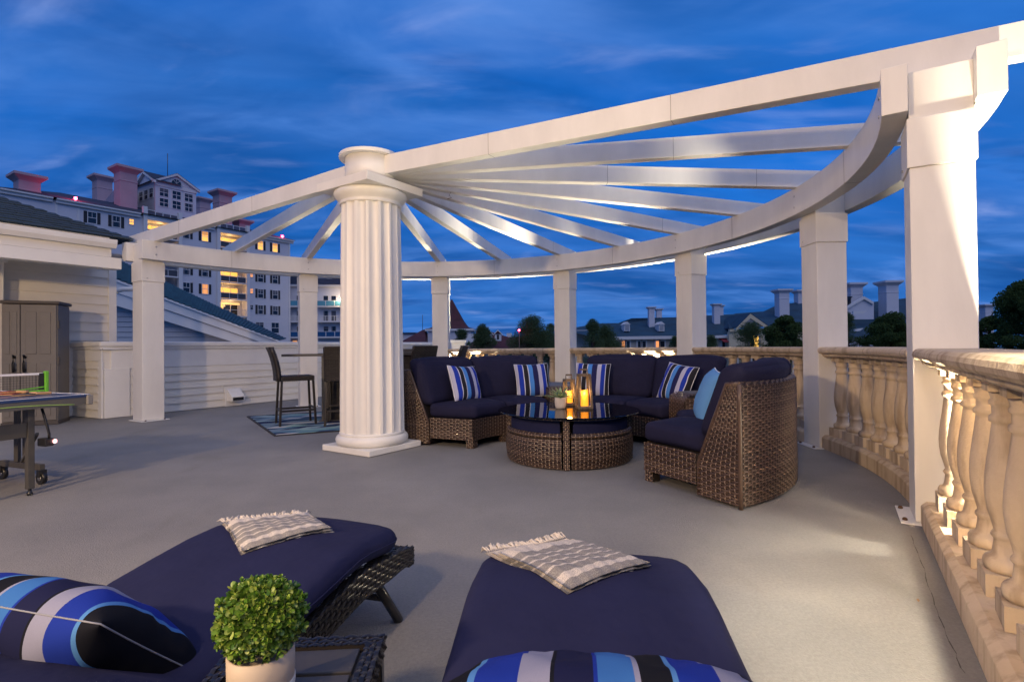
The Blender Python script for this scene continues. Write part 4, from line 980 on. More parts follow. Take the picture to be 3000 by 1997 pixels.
# ------------------------------------------------------------------ trees
BARK = mat('pine_bark', (.05, .035, .025), .9, noise=.3, nscale=6)
def foliage(name, c1, c2): return mat(name, c1, .8, island=(c1, tuple((x+y)/2 for x, y in zip(c1, c2)), c2), noise=.3, nscale=.6, spec=.2)
PINE = foliage('pine_needles', (.10, .17, .09), (.26, .35, .17)); OAK = foliage('dark_leaves', (.08, .15, .055), (.26, .36, .13))
for m_ in (PINE, OAK):
    # leaves let part of the light through
    t_ = m_.node_tree; b_ = t_.nodes['Principled BSDF']; o_ = t_.nodes['Material Output']; tr_ = t_.nodes.new('ShaderNodeBsdfTranslucent'); mx_ = t_.nodes.new('ShaderNodeMixShader'); mx_.inputs[0].default_value = .5
    t_.links.new(b_.inputs['Base Color'].links[0].from_socket, tr_.inputs['Color']); t_.links.new(b_.outputs[0], mx_.inputs[1]); t_.links.new(tr_.outputs[0], mx_.inputs[2]); t_.links.new(mx_.outputs[0], o_.inputs['Surface'])
def tree(px, ytop, wpx, D, label, ybase=1040, kind='pine', dens=1.0, seed=1, cat='tree'):
    g = np.random.default_rng(seed); top = at(px, ytop, D); base = at(px, ybase, D); R = wpx/FPX*D/2*(1.55 if kind == 'pine' else 1.0); x0, z0, z1 = top[0], base[2]-1.0, top[2]
    rt = thing('pine_tree' if kind == 'pine' else 'leafy_tree', label, 'tree', (x0, D, GZ), 'trees beyond the terrace')
    m = MB(); m.tube([(x0, D, GZ), (x0+g.normal()*.2, D, (z0+GZ)/2), (x0, D, (z0+z1)/2), (x0+g.normal()*.1, D, z1-.3)], [.28, .24, .16, .03], 7)
    blobs = []; H = z1-z0
    nb_ = int(22*dens)+10
    for i in range(nb_):
        t = g.random()**.8; rr = R*(1-t**1.6 if kind == 'pine' else math.sqrt(max(0, 1-(t*1.0)**2)))*g.uniform(.3, 1.0)
        a = g.uniform(0, 2*PI); c_ = np.array((x0+rr*math.cos(a), D+rr*math.sin(a), z0+H*t*.93)); blobs.append((c_, R*(g.uniform(.22, .40) if kind == 'pine' else g.uniform(.13, .30))))
        m.tube([(x0, D, z0+H*t*.85), c_], [.06, .015], 5)
    blobs.append((np.array((x0, D, z1-R*.16)), R*.2)); blobs.append((np.array((x0+R*.12, D, z1-R*.42)), R*.3))
    m.build('trunk', BARK, rt)
    V = []; F = []; 
    for c_, r in blobs:
        n = int(150*dens*min(1.6, (r/1.0)**.7+.5))
        pts = g.normal(size=(n, 3)); pts /= np.linalg.norm(pts, axis=1, keepdims=True)+1e-9; pts = c_+pts*(r*g.random((n, 1))**.3)*np.array((1.15, 1.15, .8))
        sz = (.055 if kind == 'pine' else .075)*D/50*g.uniform(.8, 1.8, n)
        k = 5 if kind == 'pine' else 3
        Pq = np.repeat(pts, k, 0); Sq = np.repeat(sz, k)[:, None]; d = g.normal(size=Pq.shape); d /= np.linalg.norm(d, axis=1, keepdims=True)+1e-9
        if kind == 'pine': d[:, 2] = np.abs(d[:, 2])*.8+.1
        e_ = np.cross(d, g.normal(size=Pq.shape)); e_ /= np.linalg.norm(e_, axis=1, keepdims=True)+1e-9
        q = [Pq-e_*Sq*.14, Pq+e_*Sq*.14, Pq+d*Sq*2.4] if kind == 'pine' else [Pq-e_*Sq*.6, Pq+d*Sq*.6, Pq+e_*Sq*.6, Pq-d*Sq*.7]
        V.append(np.stack(q, 1).reshape(-1, 3)); F.append(len(q))
    nv = F[0]; V = np.concatenate(V); F = np.arange(len(V)).reshape(-1, nv).tolist()
    me = bpy.data.meshes.new('crown'); off = np.array(OFF[rt.name]); me.from_pydata((np.array(V)-off).tolist(), [], F); me.materials.append(PINE if kind == 'pine' else OAK)
    o = obj('crown', me, rt); o['kind'] = 'stuff'; return rt
tree(1413, 948, 62, 62, 'dark pine in front of the red-roofed building, left of its dormers', seed=3)
tree(1352, 966, 50, 60, 'small low pine just right of the brightly lit post', seed=4, dens=.7)
tree(1560, 926, 112, 55, 'broad pine with a red light at its edge, left of the fourth post', seed=5, dens=1.5)
tree(1612, 948, 56, 58, 'pine partly hidden by the fourth post', seed=25, dens=.8)
tree(1736, 934, 58, 48, 'narrow-topped pine against the teal roof right of the fourth post', seed=6, dens=1.1)
tree(1772, 956, 92, 50, 'rounded pine at the foot of the teal roof', seed=7, dens=1.2)
tree(1978, 985, 46, 50, 'low pine beside the left edge of the fifth post', seed=8, dens=.6)
tree(2082, 982, 44, 46, 'low shrubby pine right of the fifth post', seed=9, dens=.6)
tree(2204, 944, 92, 42, 'open feathery pine in front of the cream pediment', seed=10, dens=1.2)
tree(2300, 922, 150, 36, 'wide dark leafy tree left of the sixth post', seed=11, kind='oak', dens=2.4)
tree(2478, 912, 60, 34, 'feathery pine just right of the sixth post', seed=12, dens=1.2)
tree(2610, 918, 170, 32, 'wide dark leafy tree left of the tall right post', seed=13, kind='oak', dens=2.6)
tree(3010, 822, 230, 30, 'large dark tree at the right edge of the picture', seed=14, kind='oak', dens=3.0)
tree(2900, 925, 130, 33, 'lower dark tree right of the tall post, under the larger one', seed=15, kind='oak', dens=1.6)
# tree-top warning light
p = at(1521, 967, 53); rl = thing('warning_light', 'tiny red light at the left edge of the broad pine', 'light', (p[0], p[1], GZ))
m = MB(); m.tube([(p[0], p[1], GZ), p], .04, 6); m.build('mast', METAL, rl)
m = MB(); m.lathe([(.0, p[2]-.1), (.09, p[2]-.05), (.1, p[2]+.03), (.0, p[2]+.12)], p[:2], 8); m.build('lamp', BEACON, rl)
# white pier with lit face just outside the far balustrade
pc = at(1345, 1000, 13.0); pr_ = thing('white_pier', 'square white pier with moulded cap right of the brightly lit post', 'pier', (pc[0], pc[1], 0))
m = MB(); m.box((pc[0], pc[1], .6), (.16, .16, .6)); m.build('shaft', TRIM, pr_, .004)
m = MB(); m.box((pc[0], pc[1], 1.235), (.20, .20, .034)); m.build('cap', TRIM, pr_, .01)
# ================================================================== FURNITURE
ROY, NVY, CHR, SKY_, LAV, LINE, LBL = (.018, .045, .36), (.020, .022, .085), (.022, .022, .028), (.07, .24, .62), (.42, .43, .56), (.55, .57, .64), (.10, .27, .66)
SEQ = [(.075, LAV), (.115, ROY), (.02, LINE), (.11, CHR), (.022, LINE), (.11, SKY_), (.135, NVY), (.105, LAV), (.10, ROY), (.018, LINE), (.10, CHR)]
STRIPE = stripes('striped_canvas', SEQ)
SEQ2 = [(.11, CHR), (.022, LBL), (.15, ROY), (.11, LAV), (.012, CHR), (.135, NVY), (.012, ROY), (.125, SKY_), (.02, LAV), (.105, CHR), (.022, LBL), (.14, ROY), (.12, LAV), (.012, CHR), (.13, NVY)]
SHADED_COL = {CHR: (.007, .008, .013), LAV: (.22, .23, .33), NVY: (.009, .011, .045), SKY_: (.035, .13, .38), ROY: (.010, .028, .25), LBL: (.07, .20, .46)}  # stripe colours darkened to carry the shade on the lounger pillows
STRIPE_SHADED = stripes('shaded_lounger_stripes', [(w_, SHADED_COL[c_]) for w_, c_ in SEQ2])
GREYPIPE = mat('grey_piping', (.22, .23, .27), .8)
SKYB = mat('sky_blue_canvas', (.10, .26, .52), .85, bump=.2, bscale=14, spec=.2, bdist=.01)
def pillow_mesh(w, h, t, n=18, seed=0, pinch=.06):
    v, f = soft_box((1, 1, 1), .0001, n); v, f = CG[n]; v = v.copy()
    g = np.random.default_rng(seed)
    x, y, z = v[:, 0], v[:, 1], v[:, 2]
    thick = (1-np.abs(x)**3.0)**.55*(1-np.abs(y)**3.0)**.55
    X = x*w/2*(1-pinch*(1-np.abs(x)**2)*0-pinch*(1-y**2)*np.abs(x)**2); Y = y*h/2*(1-pinch*(1-x**2)*np.abs(y)**2)
    wr = .006*np.sin(11*x+g.uniform(0, 6))*np.cos(7*y+g.uniform(0, 6))*thick
    p1, p2 = g.uniform(0, 6, 2)
    wr = wr+np.sign(z)*t*.028*((np.sin(17*x+p1+2*np.sin(5*x))*np.exp(-(1-np.abs(y))/.16)+np.sin(15*y+p2+2*np.sin(4*y))*np.exp(-(1-np.abs(x))/.16))*(1-np.abs(x)**12)*(1-np.abs(y)**12))
    Z = z*(t/2*thick+.004)+wr
    m = MB(); m.add(np.stack([X, Y, Z], 1), f, True); return m
def pillow(name, label, loc, rot, w=.46, h=.46, t=.16, mt=None, seed=0, group=None, cat='pillow', piping=True, n=18, pr=.0042):
    root = thing(name, label, cat, loc, group, world=False); root.rotation_euler = rot
    b = pillow_mesh(w, h, t, n, seed).build('cover', mt or STRIPE, root)
    if piping:
        N = 80; pts = []
        for i in range(N):
            a = 2*PI*i/N; cx_, sy = math.cos(a), math.sin(a); k_ = 1/max(abs(cx_), abs(sy)); x, y = cx_*k_, sy*k_
            pts.append((x*w/2*(1-.06*(1-y**2)*abs(x)**2)*1.002, y*h/2*(1-.06*(1-x**2)*abs(y)**2)*1.002, 0))
        m = MB(); pts.append(pts[0]); m.tube(pts, pr, 6, caps=False); m.build('piping', PIPING if pr > .003 else GREYPIPE, root)
    return root

# ------------------------------------------------------------------ round sofa set
T = np.array((.555, 5.305))
def tp(a, r, z): return np.array((T[0]+r*math.cos(a), T[1]+r*math.sin(a), z))
def arc_func(r, a0, a1, z0, out=1):
    def f(u, v):
        a = a0+(a1-a0)*u/(abs(a1-a0)*r); c_, s_ = np.cos(a), np.sin(a)
        return np.stack([T[0]+r*c_, T[1]+r*s_, z0+v], 1), np.stack([c_*out, s_*out, 0*a], 1)
    return f
def solid_arc(m, a0, a1, prof, n=14):
    """closed (r, z) profile swept about the table centre"""
    k = len(prof); vs = []
    for i in range(n+1):
        a = a0+(a1-a0)*i/n; vs += [tp(a, r, z) for r, z in prof]
    m.add(vs, [(i*k+j, i*k+(j+1) % k, (i+1)*k+(j+1) % k, (i+1)*k+j) for i in range(n) for j in range(k)]+[tuple(range(k)), tuple(range(n*k+k-1, n*k-1, -1))])
R0, R1, R2 = 1.08, 1.63, 2.00
SZ0, SZ1, BT = .085, .315, .835
def cushion_arc(a0, a1, r0, r1, z0, z1, rad_, puff, tilt=0, n=14, seed=0, gap=.006):
    rm = (r0+r1)/2; hw = abs(a1-a0)/2*rm-gap; h = (hw, (r1-r0)/2, (z1-z0)/2)
    p, f = soft_box(h, rad_, n, puff, .006, seed); am = (a0+a1)/2
    r = rm+p[:, 1]+tilt*p[:, 2]; a = am+p[:, 0]/rm
    m = MB(); m.add(np.stack([T[0]+r*np.cos(a), T[1]+r*np.sin(a), (z0+z1)/2+p[:, 2]], 1), f, True); return m
def end_face(a, sgn, root, detail=True):
    """woven end panels: seat base and leaning back, on the radial plane at angle a"""
    e = np.array((math.cos(a), math.sin(a), 0)); n = np.array((-math.sin(a), math.cos(a), 0))*sgn; C0 = np.array((T[0], T[1], 0))
    woven('woven_end', planar(C0+e*(R0+.01)+np.array((0, 0, SZ0))+n*.004, e, (0, 0, 1), n), R1-R0-.02, SZ1-SZ0, WICKER, root, su=.040, rv=.0185, amp=.0045, stake_w=.009)
    # leaning back panel: width shrinks with height
    zt, rb0, rt0 = BT, R1+.012, R2-.10
    def f(u, v):
        t = np.clip((v-.23)/(zt-.25), 0, 1); r_in = rb0+(rt0-rb0)*t; r = r_in+(R2-r_in)*(u/(R2-R1))
        return C0+np.outer(r, e)+np.outer(v+.02, (0, 0, 1))+n*.006, np.tile(n, (len(u), 1))
    woven('woven_end', f, R2-R1, zt-.02, WICKER, root, su=.040, rv=.0185, amp=.0045, stake_w=.009)
    m = MB(); m.tube([C0+e*R2*1.0+np.array((0, 0, z))+n*.0 for z in np.linspace(.005, BT, 8)], .016, 8); m.build('corner_roll', WICKER, root)
    m = MB(); m.tube([C0+e*rb0+(0, 0, .02), C0+e*rb0+(0, 0, .25), C0+e*rt0+(0, 0, zt), C0+e*R2+(0, 0, zt+.004)], .013, 8); m.build('edge_roll', WICKER, root)
def sofa(a0, a1, label, seed, ends=(True, True)):
    mid = tp((a0+a1)/2, (R0+R2)/2, 0)
    root = thing('curved_sofa', label, 'sofa', tuple(mid), 'curved wicker sofas round the coffee table')
    L = abs(a1-a0); lo, hi = min(a0, a1), max(a0, a1)
    m = MB(); solid_arc(m, lo+.004, hi-.004, [(R0+.012, SZ0+.01), (R0+.012, SZ1-.01), (R1+.02, SZ1-.01), (R1+.02, .03), (R1-.02, SZ0+.01)]); m.build('seat_base', BACKING, root)
    m = MB(); solid_arc(m, lo+.004, hi-.004, [(R1+.015, .02), (R1+.015, .25), (R2-.10, BT-.012), (R2-.012, BT-.012), (R2-.012, .02)]); m.build('back_shell', BACKING, root)
    woven('woven_front', arc_func(R0, lo, hi, SZ0, -1), L*R0, SZ1-SZ0, WICKER, root, su=.040, rv=.0185, amp=.0045, stake_w=.009)
    woven('woven_back', arc_func(R2, lo, hi, .015, 1), L*R2, BT-.02, WICKER, root, su=.040, rv=.0185, amp=.0045, stake_w=.009)
    def top(u, v):
        a = lo+u/R2; r = R2-.105+v; z = BT-.004+.012*np.sin(PI*v/.105)
        return np.stack([T[0]+r*np.cos(a), T[1]+r*np.sin(a), z], 1), np.tile((0, 0, 1.), (len(u), 1))
    woven('woven_top', top, L*R2, .105, WICKER, root, su=.040, rv=.0185, amp=.0045, stake_w=.009)
    for a, s in ((lo, -1), (hi, 1)): end_face(a, s, root)
    for a in (lo+.045, (lo+hi)/2, hi-.045):
        e = np.array((math.cos(a), math.sin(a), 0)); n = np.array((-e[1], e[0], 0))
        m = MB(); c_ = tp(a, R0+.045, SZ0/2+.02); m.box(c_, (.036, .042, SZ0/2+.019), e, n); lg = m.build('leg', BACKING, root)
        woven('woven_leg', planar(c_-e*.040-n*.044-np.array((0, 0, SZ0/2+.018)), n, (0, 0, 1), -e), .088, SZ0+.03, WICKER, lg, su=.036, rv=.0185, amp=.005, stake_w=.009)
        sg = -1 if a < (lo+hi)/2 else 1
        woven('woven_leg', planar(c_+n*sg*.046-e*.04-np.array((0, 0, SZ0/2+.018)), e, (0, 0, 1), n*sg), .08, SZ0+.03, WICKER, lg, su=.036, rv=.0185, amp=.005, stake_w=.009)
    am = (lo+hi)/2
    for k, (b0, b1) in enumerate(((lo+.01, am), (am, hi-.01))):
        cushion_arc(b0, b1, R0-.025, R1+.04, SZ1, SZ1+.155, .052, (.012, .012, .028), seed=seed*4+k).build('seat_cushion', NAVY2, root)
        cushion_arc(b0-.0, b1+.0, 1.70, 1.89, SZ1+.13, .965, .075, (.008, .045, .02), tilt=.38, seed=seed*4+2+k, n=16).build('back_cushion', NAVY2, root)
    return root
A0 = math.radians(155.5)
d60, dw = math.radians(59.5), math.radians(19.0)
sofa(A0-d60, A0, 'left curved navy sofa section, its end beside the fluted column', 1)
mA1 = A0-d60-dw; sofa(mA1-d60, mA1, 'middle curved navy sofa section against the far balustrade', 2)
rA1 = mA1-d60-dw; sofa(math.radians(-61.5), rA1, 'right curved navy sofa section seen from behind its brown woven back', 3)
def wedge(a0, a1, label, stone):
    lo, hi = min(a0, a1)+.012, max(a0, a1)-.012; mid = tp((lo+hi)/2, 1.5, 0)
    root = thing('wedge_table', label, 'side table', tuple(mid), 'wicker wedge tables between the sofas')
    ra = R0+.06; zt = .60
    m = MB(); solid_arc(m, lo, hi, [(ra+.02, .02), (ra+.02, zt-.06), (ra+.08, zt-.012), (R2-.02, zt-.012), (R2-.02, .02)]); m.build('body', BACKING, root)
    L = hi-lo
    woven('woven_front', arc_func(ra+.01, lo, hi, .02, -1), L*ra, zt-.10, WICKER, root, su=.040, rv=.0185, amp=.0045, stake_w=.009)
    def shoulder(u, v):
        a = lo+u/ra; t = v/.14*PI/2; r = ra+.01+.09*(1-np.cos(t)); z = zt-.085+.085*np.sin(t); n = np.stack([-np.cos(a)*np.cos(t), -np.sin(a)*np.cos(t), np.sin(t)], 1)
        return np.stack([T[0]+r*np.cos(a), T[1]+r*np.sin(a), z], 1), n
    woven('woven_shoulder', shoulder, L*ra, .14, WICKER, root, su=.040, rv=.0185, amp=.0045, stake_w=.009)
    for a, s in ((lo, -1), (hi, 1)):
        e = np.array((math.cos(a), math.sin(a), 0)); n = np.array((-math.sin(a), math.cos(a), 0))*s
        woven('woven_side', planar(np.array((T[0], T[1], .02))+e*(ra+.02)+n*.004, e, (0, 0, 1), n), R2-ra-.04, zt-.05, WICKER, root, su=.040, rv=.0185, amp=.0045, stake_w=.009)
    m = MB(); solid_arc(m, lo+.02, hi-.02, [(ra+.10, zt-.008), (ra+.10, zt+.012), (R2-.03, zt+.012), (R2-.03, zt-.008)]); m.build('top', mat('slate_tile', (.09, .085, .09), .5, noise=.45, nscale=14, bump=.3, bscale=20), root, .004)
wedge(A0-d60, mA1, 'wicker wedge table with slate top between left and middle sofas', True)
wedge(mA1-d60, rA1, 'wicker wedge table with rounded woven front between middle and right sofas', True)

# ------------------------------------------------------------------ coffee table with four tucked ottomans
ct = thing('coffee_table', 'round glass-topped wicker coffee table in the middle of the sofas', 'coffee table', (T[0], T[1], 0))
OT = math.radians(-98)
for k in range(4):
    a = OT+k*PI/2; e = np.array((math.cos(a), math.sin(a), 0)); n = np.array((-e[1], e[0], 0)); c_ = tp(a, .585, .225)
    m = MB(); m.box(c_, (.026, .022, .222), e, n); lg = m.build('leg', BACKING, ct)
    woven('woven_leg', planar(c_+e*.029-n*.026-np.array((0, 0, .22)), n, (0, 0, 1), e), .052, .44, WICKER, lg, su=.030, rv=.0175, amp=.004, stake_w=.008)
    for s in (-1, 1): woven('woven_leg', planar(c_-e*.03+n*s*.025-np.array((0, 0, .22)), e, (0, 0, 1), n*s), .06, .44, WICKER, lg, su=.030, rv=.0175, amp=.004, stake_w=.008)
    m = MB(); m.bar(tp(a, .02, .43), tp(a, .56, .43), .04, .05); m.build('rail', BACKING, ct)
m = MB()
solid_arc(m, 0, 2*PI, [(.54, .436), (.54, .456), (.575, .456), (.575, .436)], 48); m.build('apron_core', BACKING, ct)
woven('woven_apron', arc_func(.578, 0, 2*PI, .432, 1), 2*PI*.578, .026, WICKER, ct, su=.040, rv=.0185, amp=.0045, stake_w=.009)
m = MB(); m.lathe([(.0, .462), (.692, .462), (.700, .466), (.700, .470), (.692, .474), (.0, .474)], T, 96, smooth=False); 
gl = bpy.data.materials.new('table_glass'); gl.use_nodes = True; gt = gl.node_tree; gt.nodes.clear()
go = gt.nodes.new('ShaderNodeOutputMaterial'); g1 = gt.nodes.new('ShaderNodeBsdfTransparent'); g2 = gt.nodes.new('ShaderNodeBsdfGlossy'); gm = gt.nodes.new('ShaderNodeMixShader'); lw = gt.nodes.new('ShaderNodeFresnel')
g1.inputs[0].default_value = (.62, .70, .70, 1); g2.inputs['Roughness'].default_value = .015; lw.inputs['IOR'].default_value = 1.62
gt.links.new(lw.outputs[0], gm.inputs[0]); gt.links.new(g1.outputs[0], gm.inputs[1]); gt.links.new(g2.outputs[0], gm.inputs[2]); gt.links.new(gm.outputs[0], go.inputs[0])
m.build('glass_top', gl, ct)
olab = ('left front wicker ottoman with navy cushion under the glass table', 'right front wicker ottoman with navy cushion under the glass table', 'wicker ottoman at the back right under the glass table', 'wicker ottoman at the back left under the glass table')
for k in range(4):
    a0 = OT-PI/2+k*PI/2+.074; a1 = OT+k*PI/2-.074
    if k == 0: pass
    rt = thing('ottoman', olab[k], 'ottoman', tuple(tp((a0+a1)/2, .35, 0)), 'ottomans tucked under the coffee table')
    Rb = .60
    def wedge_poly(r, g): # rounded quarter outline
        aa0, aa1 = a0+g/r, a1-g/r
        pts = [tp(a, r, 0) for a in np.linspace(aa0, aa1, 14)]; pts.append(tp((a0+a1)/2, .11, 0)); return [(p[0], p[1]) for p in pts]
    m = MB(); m.prism(wedge_poly(Rb-.012, .0), .012, .278); m.build('body', BACKING, rt)
    L = (a1-a0)
    def drum(u, v):
        a = a0+u/Rb; r = Rb+.020*np.sin(PI*np.clip(v/.285, 0, 1))
        return np.stack([T[0]+r*np.cos(a), T[1]+r*np.sin(a), .01+v], 1), np.stack([np.cos(a), np.sin(a), 0*a], 1)
    woven('woven_drum', drum, L*Rb, .258, WICKER, rt, su=.036, rv=.0175, stake_w=.009, amp=.0045)
    def lid(u, v):
        a = a0+u/Rb; t = v/.05; r = Rb-.012+.02*np.sin(PI*t)
        return np.stack([T[0]+r*np.cos(a), T[1]+r*np.sin(a), .272+v], 1), np.stack([np.cos(a), np.sin(a), 0*a], 1)
    m = MB(); m.prism(wedge_poly(Rb-.03, .0), .28, .318); m.build('lid', BACKING, rt)
    woven('woven_lid', lid, L*Rb, .05, WICKER, rt, su=.036, rv=.0175, stake_w=.009)
    for aa, s in ((a0, -1), (a1, 1)):
        e = np.array((math.cos(aa), math.sin(aa), 0)); n = np.array((-e[1], e[0], 0))*s
        woven('woven_side', planar(np.array((T[0], T[1], .012))+e*.16+n*.002, e, (0, 0, 1), n), Rb-.17, .33, WICKER, rt, su=.036, rv=.0175, stake_w=.009)
    # cushion: rounded wedge slab
    m = MB(); rings = [(.0, .32), (-.0, .33), (.0, .385), (-.012, .408), (-.035, .416)]
    vs = []; npt = 15
    for g, z in rings:
        pl = wedge_poly(Rb-.028+g, .012-g*.3)
        cx_, cy_ = np.mean([p[0] for p in pl]), np.mean([p[1] for p in pl]); s_ = 1+g
        vs += [(cx_+(p[0]-cx_)*s_, cy_+(p[1]-cy_)*s_, z) for p in pl]
    k_ = len(pl); fs = [(i*k_+j, i*k_+(j+1) % k_, (i+1)*k_+(j+1) % k_, (i+1)*k_+j) for i in range(len(rings)-1) for j in range(k_)]+[tuple(len(vs)-k_+j for j in range(k_))]
    m.add(vs, fs, False); m.build('cushion', NAVY, rt, .008, seg=3)

# ------------------------------------------------------------------ things on the glass
GT = .4745
def on_glass(px, py): return gp(px, py, GT)
TERRA = mat('pale_concrete', (.50, .44, .38), .8, noise=.08, nscale=20, bump=.1, bscale=120)
p = on_glass(1642, 1196); sp_ = thing('potted_succulent', 'spiky green succulent in a small pale pot on the glass table', 'plant', tuple(p))
m = MB(); m.lathe([(.038, GT), (.047, GT+.004), (.055, GT+.03), (.058, GT+.07), (.058, GT+.112), (.053, GT+.114), (.051, GT+.095), (0.0, GT+.095)], p[:2], 28); m.build('pot', TERRA, sp_)
LEAF = mat('succulent_leaf', (.16, .26, .13), .5, noise=.25, nscale=25, col2=(.26, .36, .20), spec=.4)
g = np.random.default_rng(5)
for k in range(22):
    a = k*2.4+g.uniform(-.2, .2); lift = .12+.95*(k/22)**1.0; L = .17*(1-.25*(k/22))+g.uniform(-.015, .015); w = .017
    base = p+np.array((0, 0, .105)); d = np.array((math.cos(a)*math.cos(lift), math.sin(a)*math.cos(lift), math.sin(lift))); sd_ = np.array((-math.sin(a), math.cos(a), 0)); up = np.cross(d, sd_)*-1
    if up[2] < 0: up = -up
    m = MB(); vs = []; ts = (0, .25, .55, .8, 1)
    for t, ww in zip(ts, (.6, 1.0, .95, .55, .02)):
        c_ = base+d*L*t+np.array((0, 0, -.05*t*t*(1-lift)*L*4))
        vs += [c_-sd_*w*ww+up*.006*ww, c_-up*.003, c_+sd_*w*ww+up*.006*ww, c_+up*.002]
    m.add(vs, [(i*4+j, i*4+(j+1) % 4, (i+1)*4+(j+1) % 4, (i+1)*4+j) for i in range(4) for j in range(4)], True); m.build('leaf', LEAF, sp_)
WOODD = mat('weathered_wood', (.10, .075, .055), .7, noise=.35, nscale=18, stretch=(6, 6, 1), bump=.3, bscale=80)
CANDLE = mat('glowing_candle', (.5, .2, .03), .5, emit=(1, .30, .012), estr=.8)
def lantern(px, py, w, h, label, rz, ch, cw, clabel):
    p = on_glass(px, py); c, s = math.cos(rz), math.sin(rz); X, Y = np.array((c, s, 0)), np.array((-s, c, 0))
    rt = thing('lantern', label, 'lantern', tuple(p), 'wooden lanterns on the glass table')
    t = .011
    m = MB(); m.box(p+(0, 0, .014), (w, w, .013), X, Y); m.build('base', WOODD, rt, .003)
    wt_ = w*.80
    for i in (-1, 1):
        for j in (-1, 1):
            m = MB(); m.bar(p+X*i*(w-t)+Y*j*(w-t)+(0, 0, .028), p+X*i*(wt_-t)+Y*j*(wt_-t)+(0, 0, h), t*2, t*2, up=Y); m.build('upright', WOODD, rt, .002)
    for i in (-1, 1):
        m = MB(); m.bar(p+X*i*(wt_-t)-Y*wt_+(0, 0, h), p+X*i*(wt_-t)+Y*wt_+(0, 0, h), t*2.1, t*2.2); m.build('top_rail', WOODD, rt, .002)
        m = MB(); m.bar(p+Y*i*(wt_-t)-X*(wt_-2*t)+(0, 0, h), p+Y*i*(wt_-t)+X*(wt_-2*t)+(0, 0, h), t*2.0, t*2.1); m.build('top_rail', WOODD, rt, .002)
    m = MB(); hw_ = w*.5; z = h+t; m.tube([p-X*hw_+(0, 0, z), p-X*hw_+(0, 0, z+.042), p+X*hw_+(0, 0, z+.042), p+X*hw_+(0, 0, z)], .006, 8); m.build('handle', METAL, rt)
    m = MB(); m.box(p+(0, 0, z+.044), (hw_*1.05, .010, .008), X, Y); m.build('handle_grip', WOODD, rt, .003)
    cn = thing('candle', clabel, 'candle', tuple(p+np.array((0, 0, .028))), 'glowing candles in the lanterns')
    m = MB(); n_ = 24; rim = [ch*(1+.05*math.sin(3*q)+.04*math.sin(5*q+1)) for q in np.linspace(0, 2*PI, n_, endpoint=False)]
    vs = []; 
    for rr, zf in ((cw*.98, 0), (cw, .02/ch), (cw, .6), (cw, 1.0), (cw*.82, .985), (cw*.7, .86), (0.001, .84)):
        vs += [p+np.array((rr*math.cos(2*PI*i/n_), rr*math.sin(2*PI*i/n_), .028+rim[i]*zf)) for i in range(n_)]
    m.add(vs, [(i*n_+j, i*n_+(j+1) % n_, (i+1)*n_+(j+1) % n_, (i+1)*n_+j) for i in range(6) for j in range(n_)], True); m.build('wax', CANDLE, cn)
    m = MB(); m.tube([p+(0, 0, .028+ch*.84), p+(.002, 0, .028+ch*.98)], .0025, 6); m.build('wick', BLACK, cn)
    light('candle_lamp', 'POINT', p+np.array((0, -cw-.03, .02+ch)), 1.3, (1, .55, .18), shadow_soft_size=.03)
lantern(1711, 1196, .075, .335, 'tall wooden lantern with a thick glowing candle, right of the succulent', .12, .155, .044, 'taller glowing candle inside the tall lantern')
lantern(1667, 1186, .064, .265, 'shorter wooden lantern half hidden behind the succulent', .2, .125, .040, 'shorter glowing candle inside the lantern behind the succulent')

# ------------------------------------------------------------------ pillows on the sofas
def sofa_pillow(adeg, label, seed, spin=0, dr=0, mt=None, w=.44):
    a = math.radians(adeg); r = R1-.13+dr; p = tp(a, r, SZ1+.155+.20)
    return pillow('throw_pillow', label, tuple(p), (math.radians(90-22), spin, a-PI/2), w=w, h=.44, t=.15, seed=seed, group='striped pillows on the sofas', mt=mt)
sofa_pillow(138, 'striped blue pillow at the left end of the left sofa', 1, .06)
sofa_pillow(101.5, 'striped blue pillow at the right end of the left sofa', 2, -.02)
sofa_pillow(72.5, 'striped blue pillow behind the tall lantern on the middle sofa', 3, .03)
sofa_pillow(29, 'striped blue pillow at the right end of the middle sofa, beside the wedge table', 4, .12)
a = math.radians(-36); p = tp(a, 1.36, SZ1+.155+.20)
pillow('throw_pillow', 'plain sky-blue pillow with white piping on the right sofa', tuple(p), (math.radians(90-20), .05, math.radians(-14)-PI/2), w=.44, h=.46, t=.16, mt=SKYB, seed=9)

# ------------------------------------------------------------------ bar, stools, rug
BD = np.array((.84, .54, 0)); BD /= np.linalg.norm(BD); BN = np.array((BD[1], -BD[0], 0))     # rug and stool axis
B_ = gp(806, 1277.5); e1 = np.array((.90, .435, 0)); e1 /= np.linalg.norm(e1); e2 = np.array((-.56, .83, 0)); e2 /= np.linalg.norm(e2)
rug = bpy.data.materials.new('geometric_rug'); rug.use_nodes = True; rt_ = rug.node_tree; rb_ = rt_.nodes['Principled BSDF']; rb_.inputs['Roughness'].default_value = .95; rb_.inputs['Specular IOR Level'].default_value = .1
tcn = rt_.nodes.new('ShaderNodeTexCoord'); mpn = rt_.nodes.new('ShaderNodeMapping'); mpn.inputs['Scale'].default_value = (1, 1, 1)
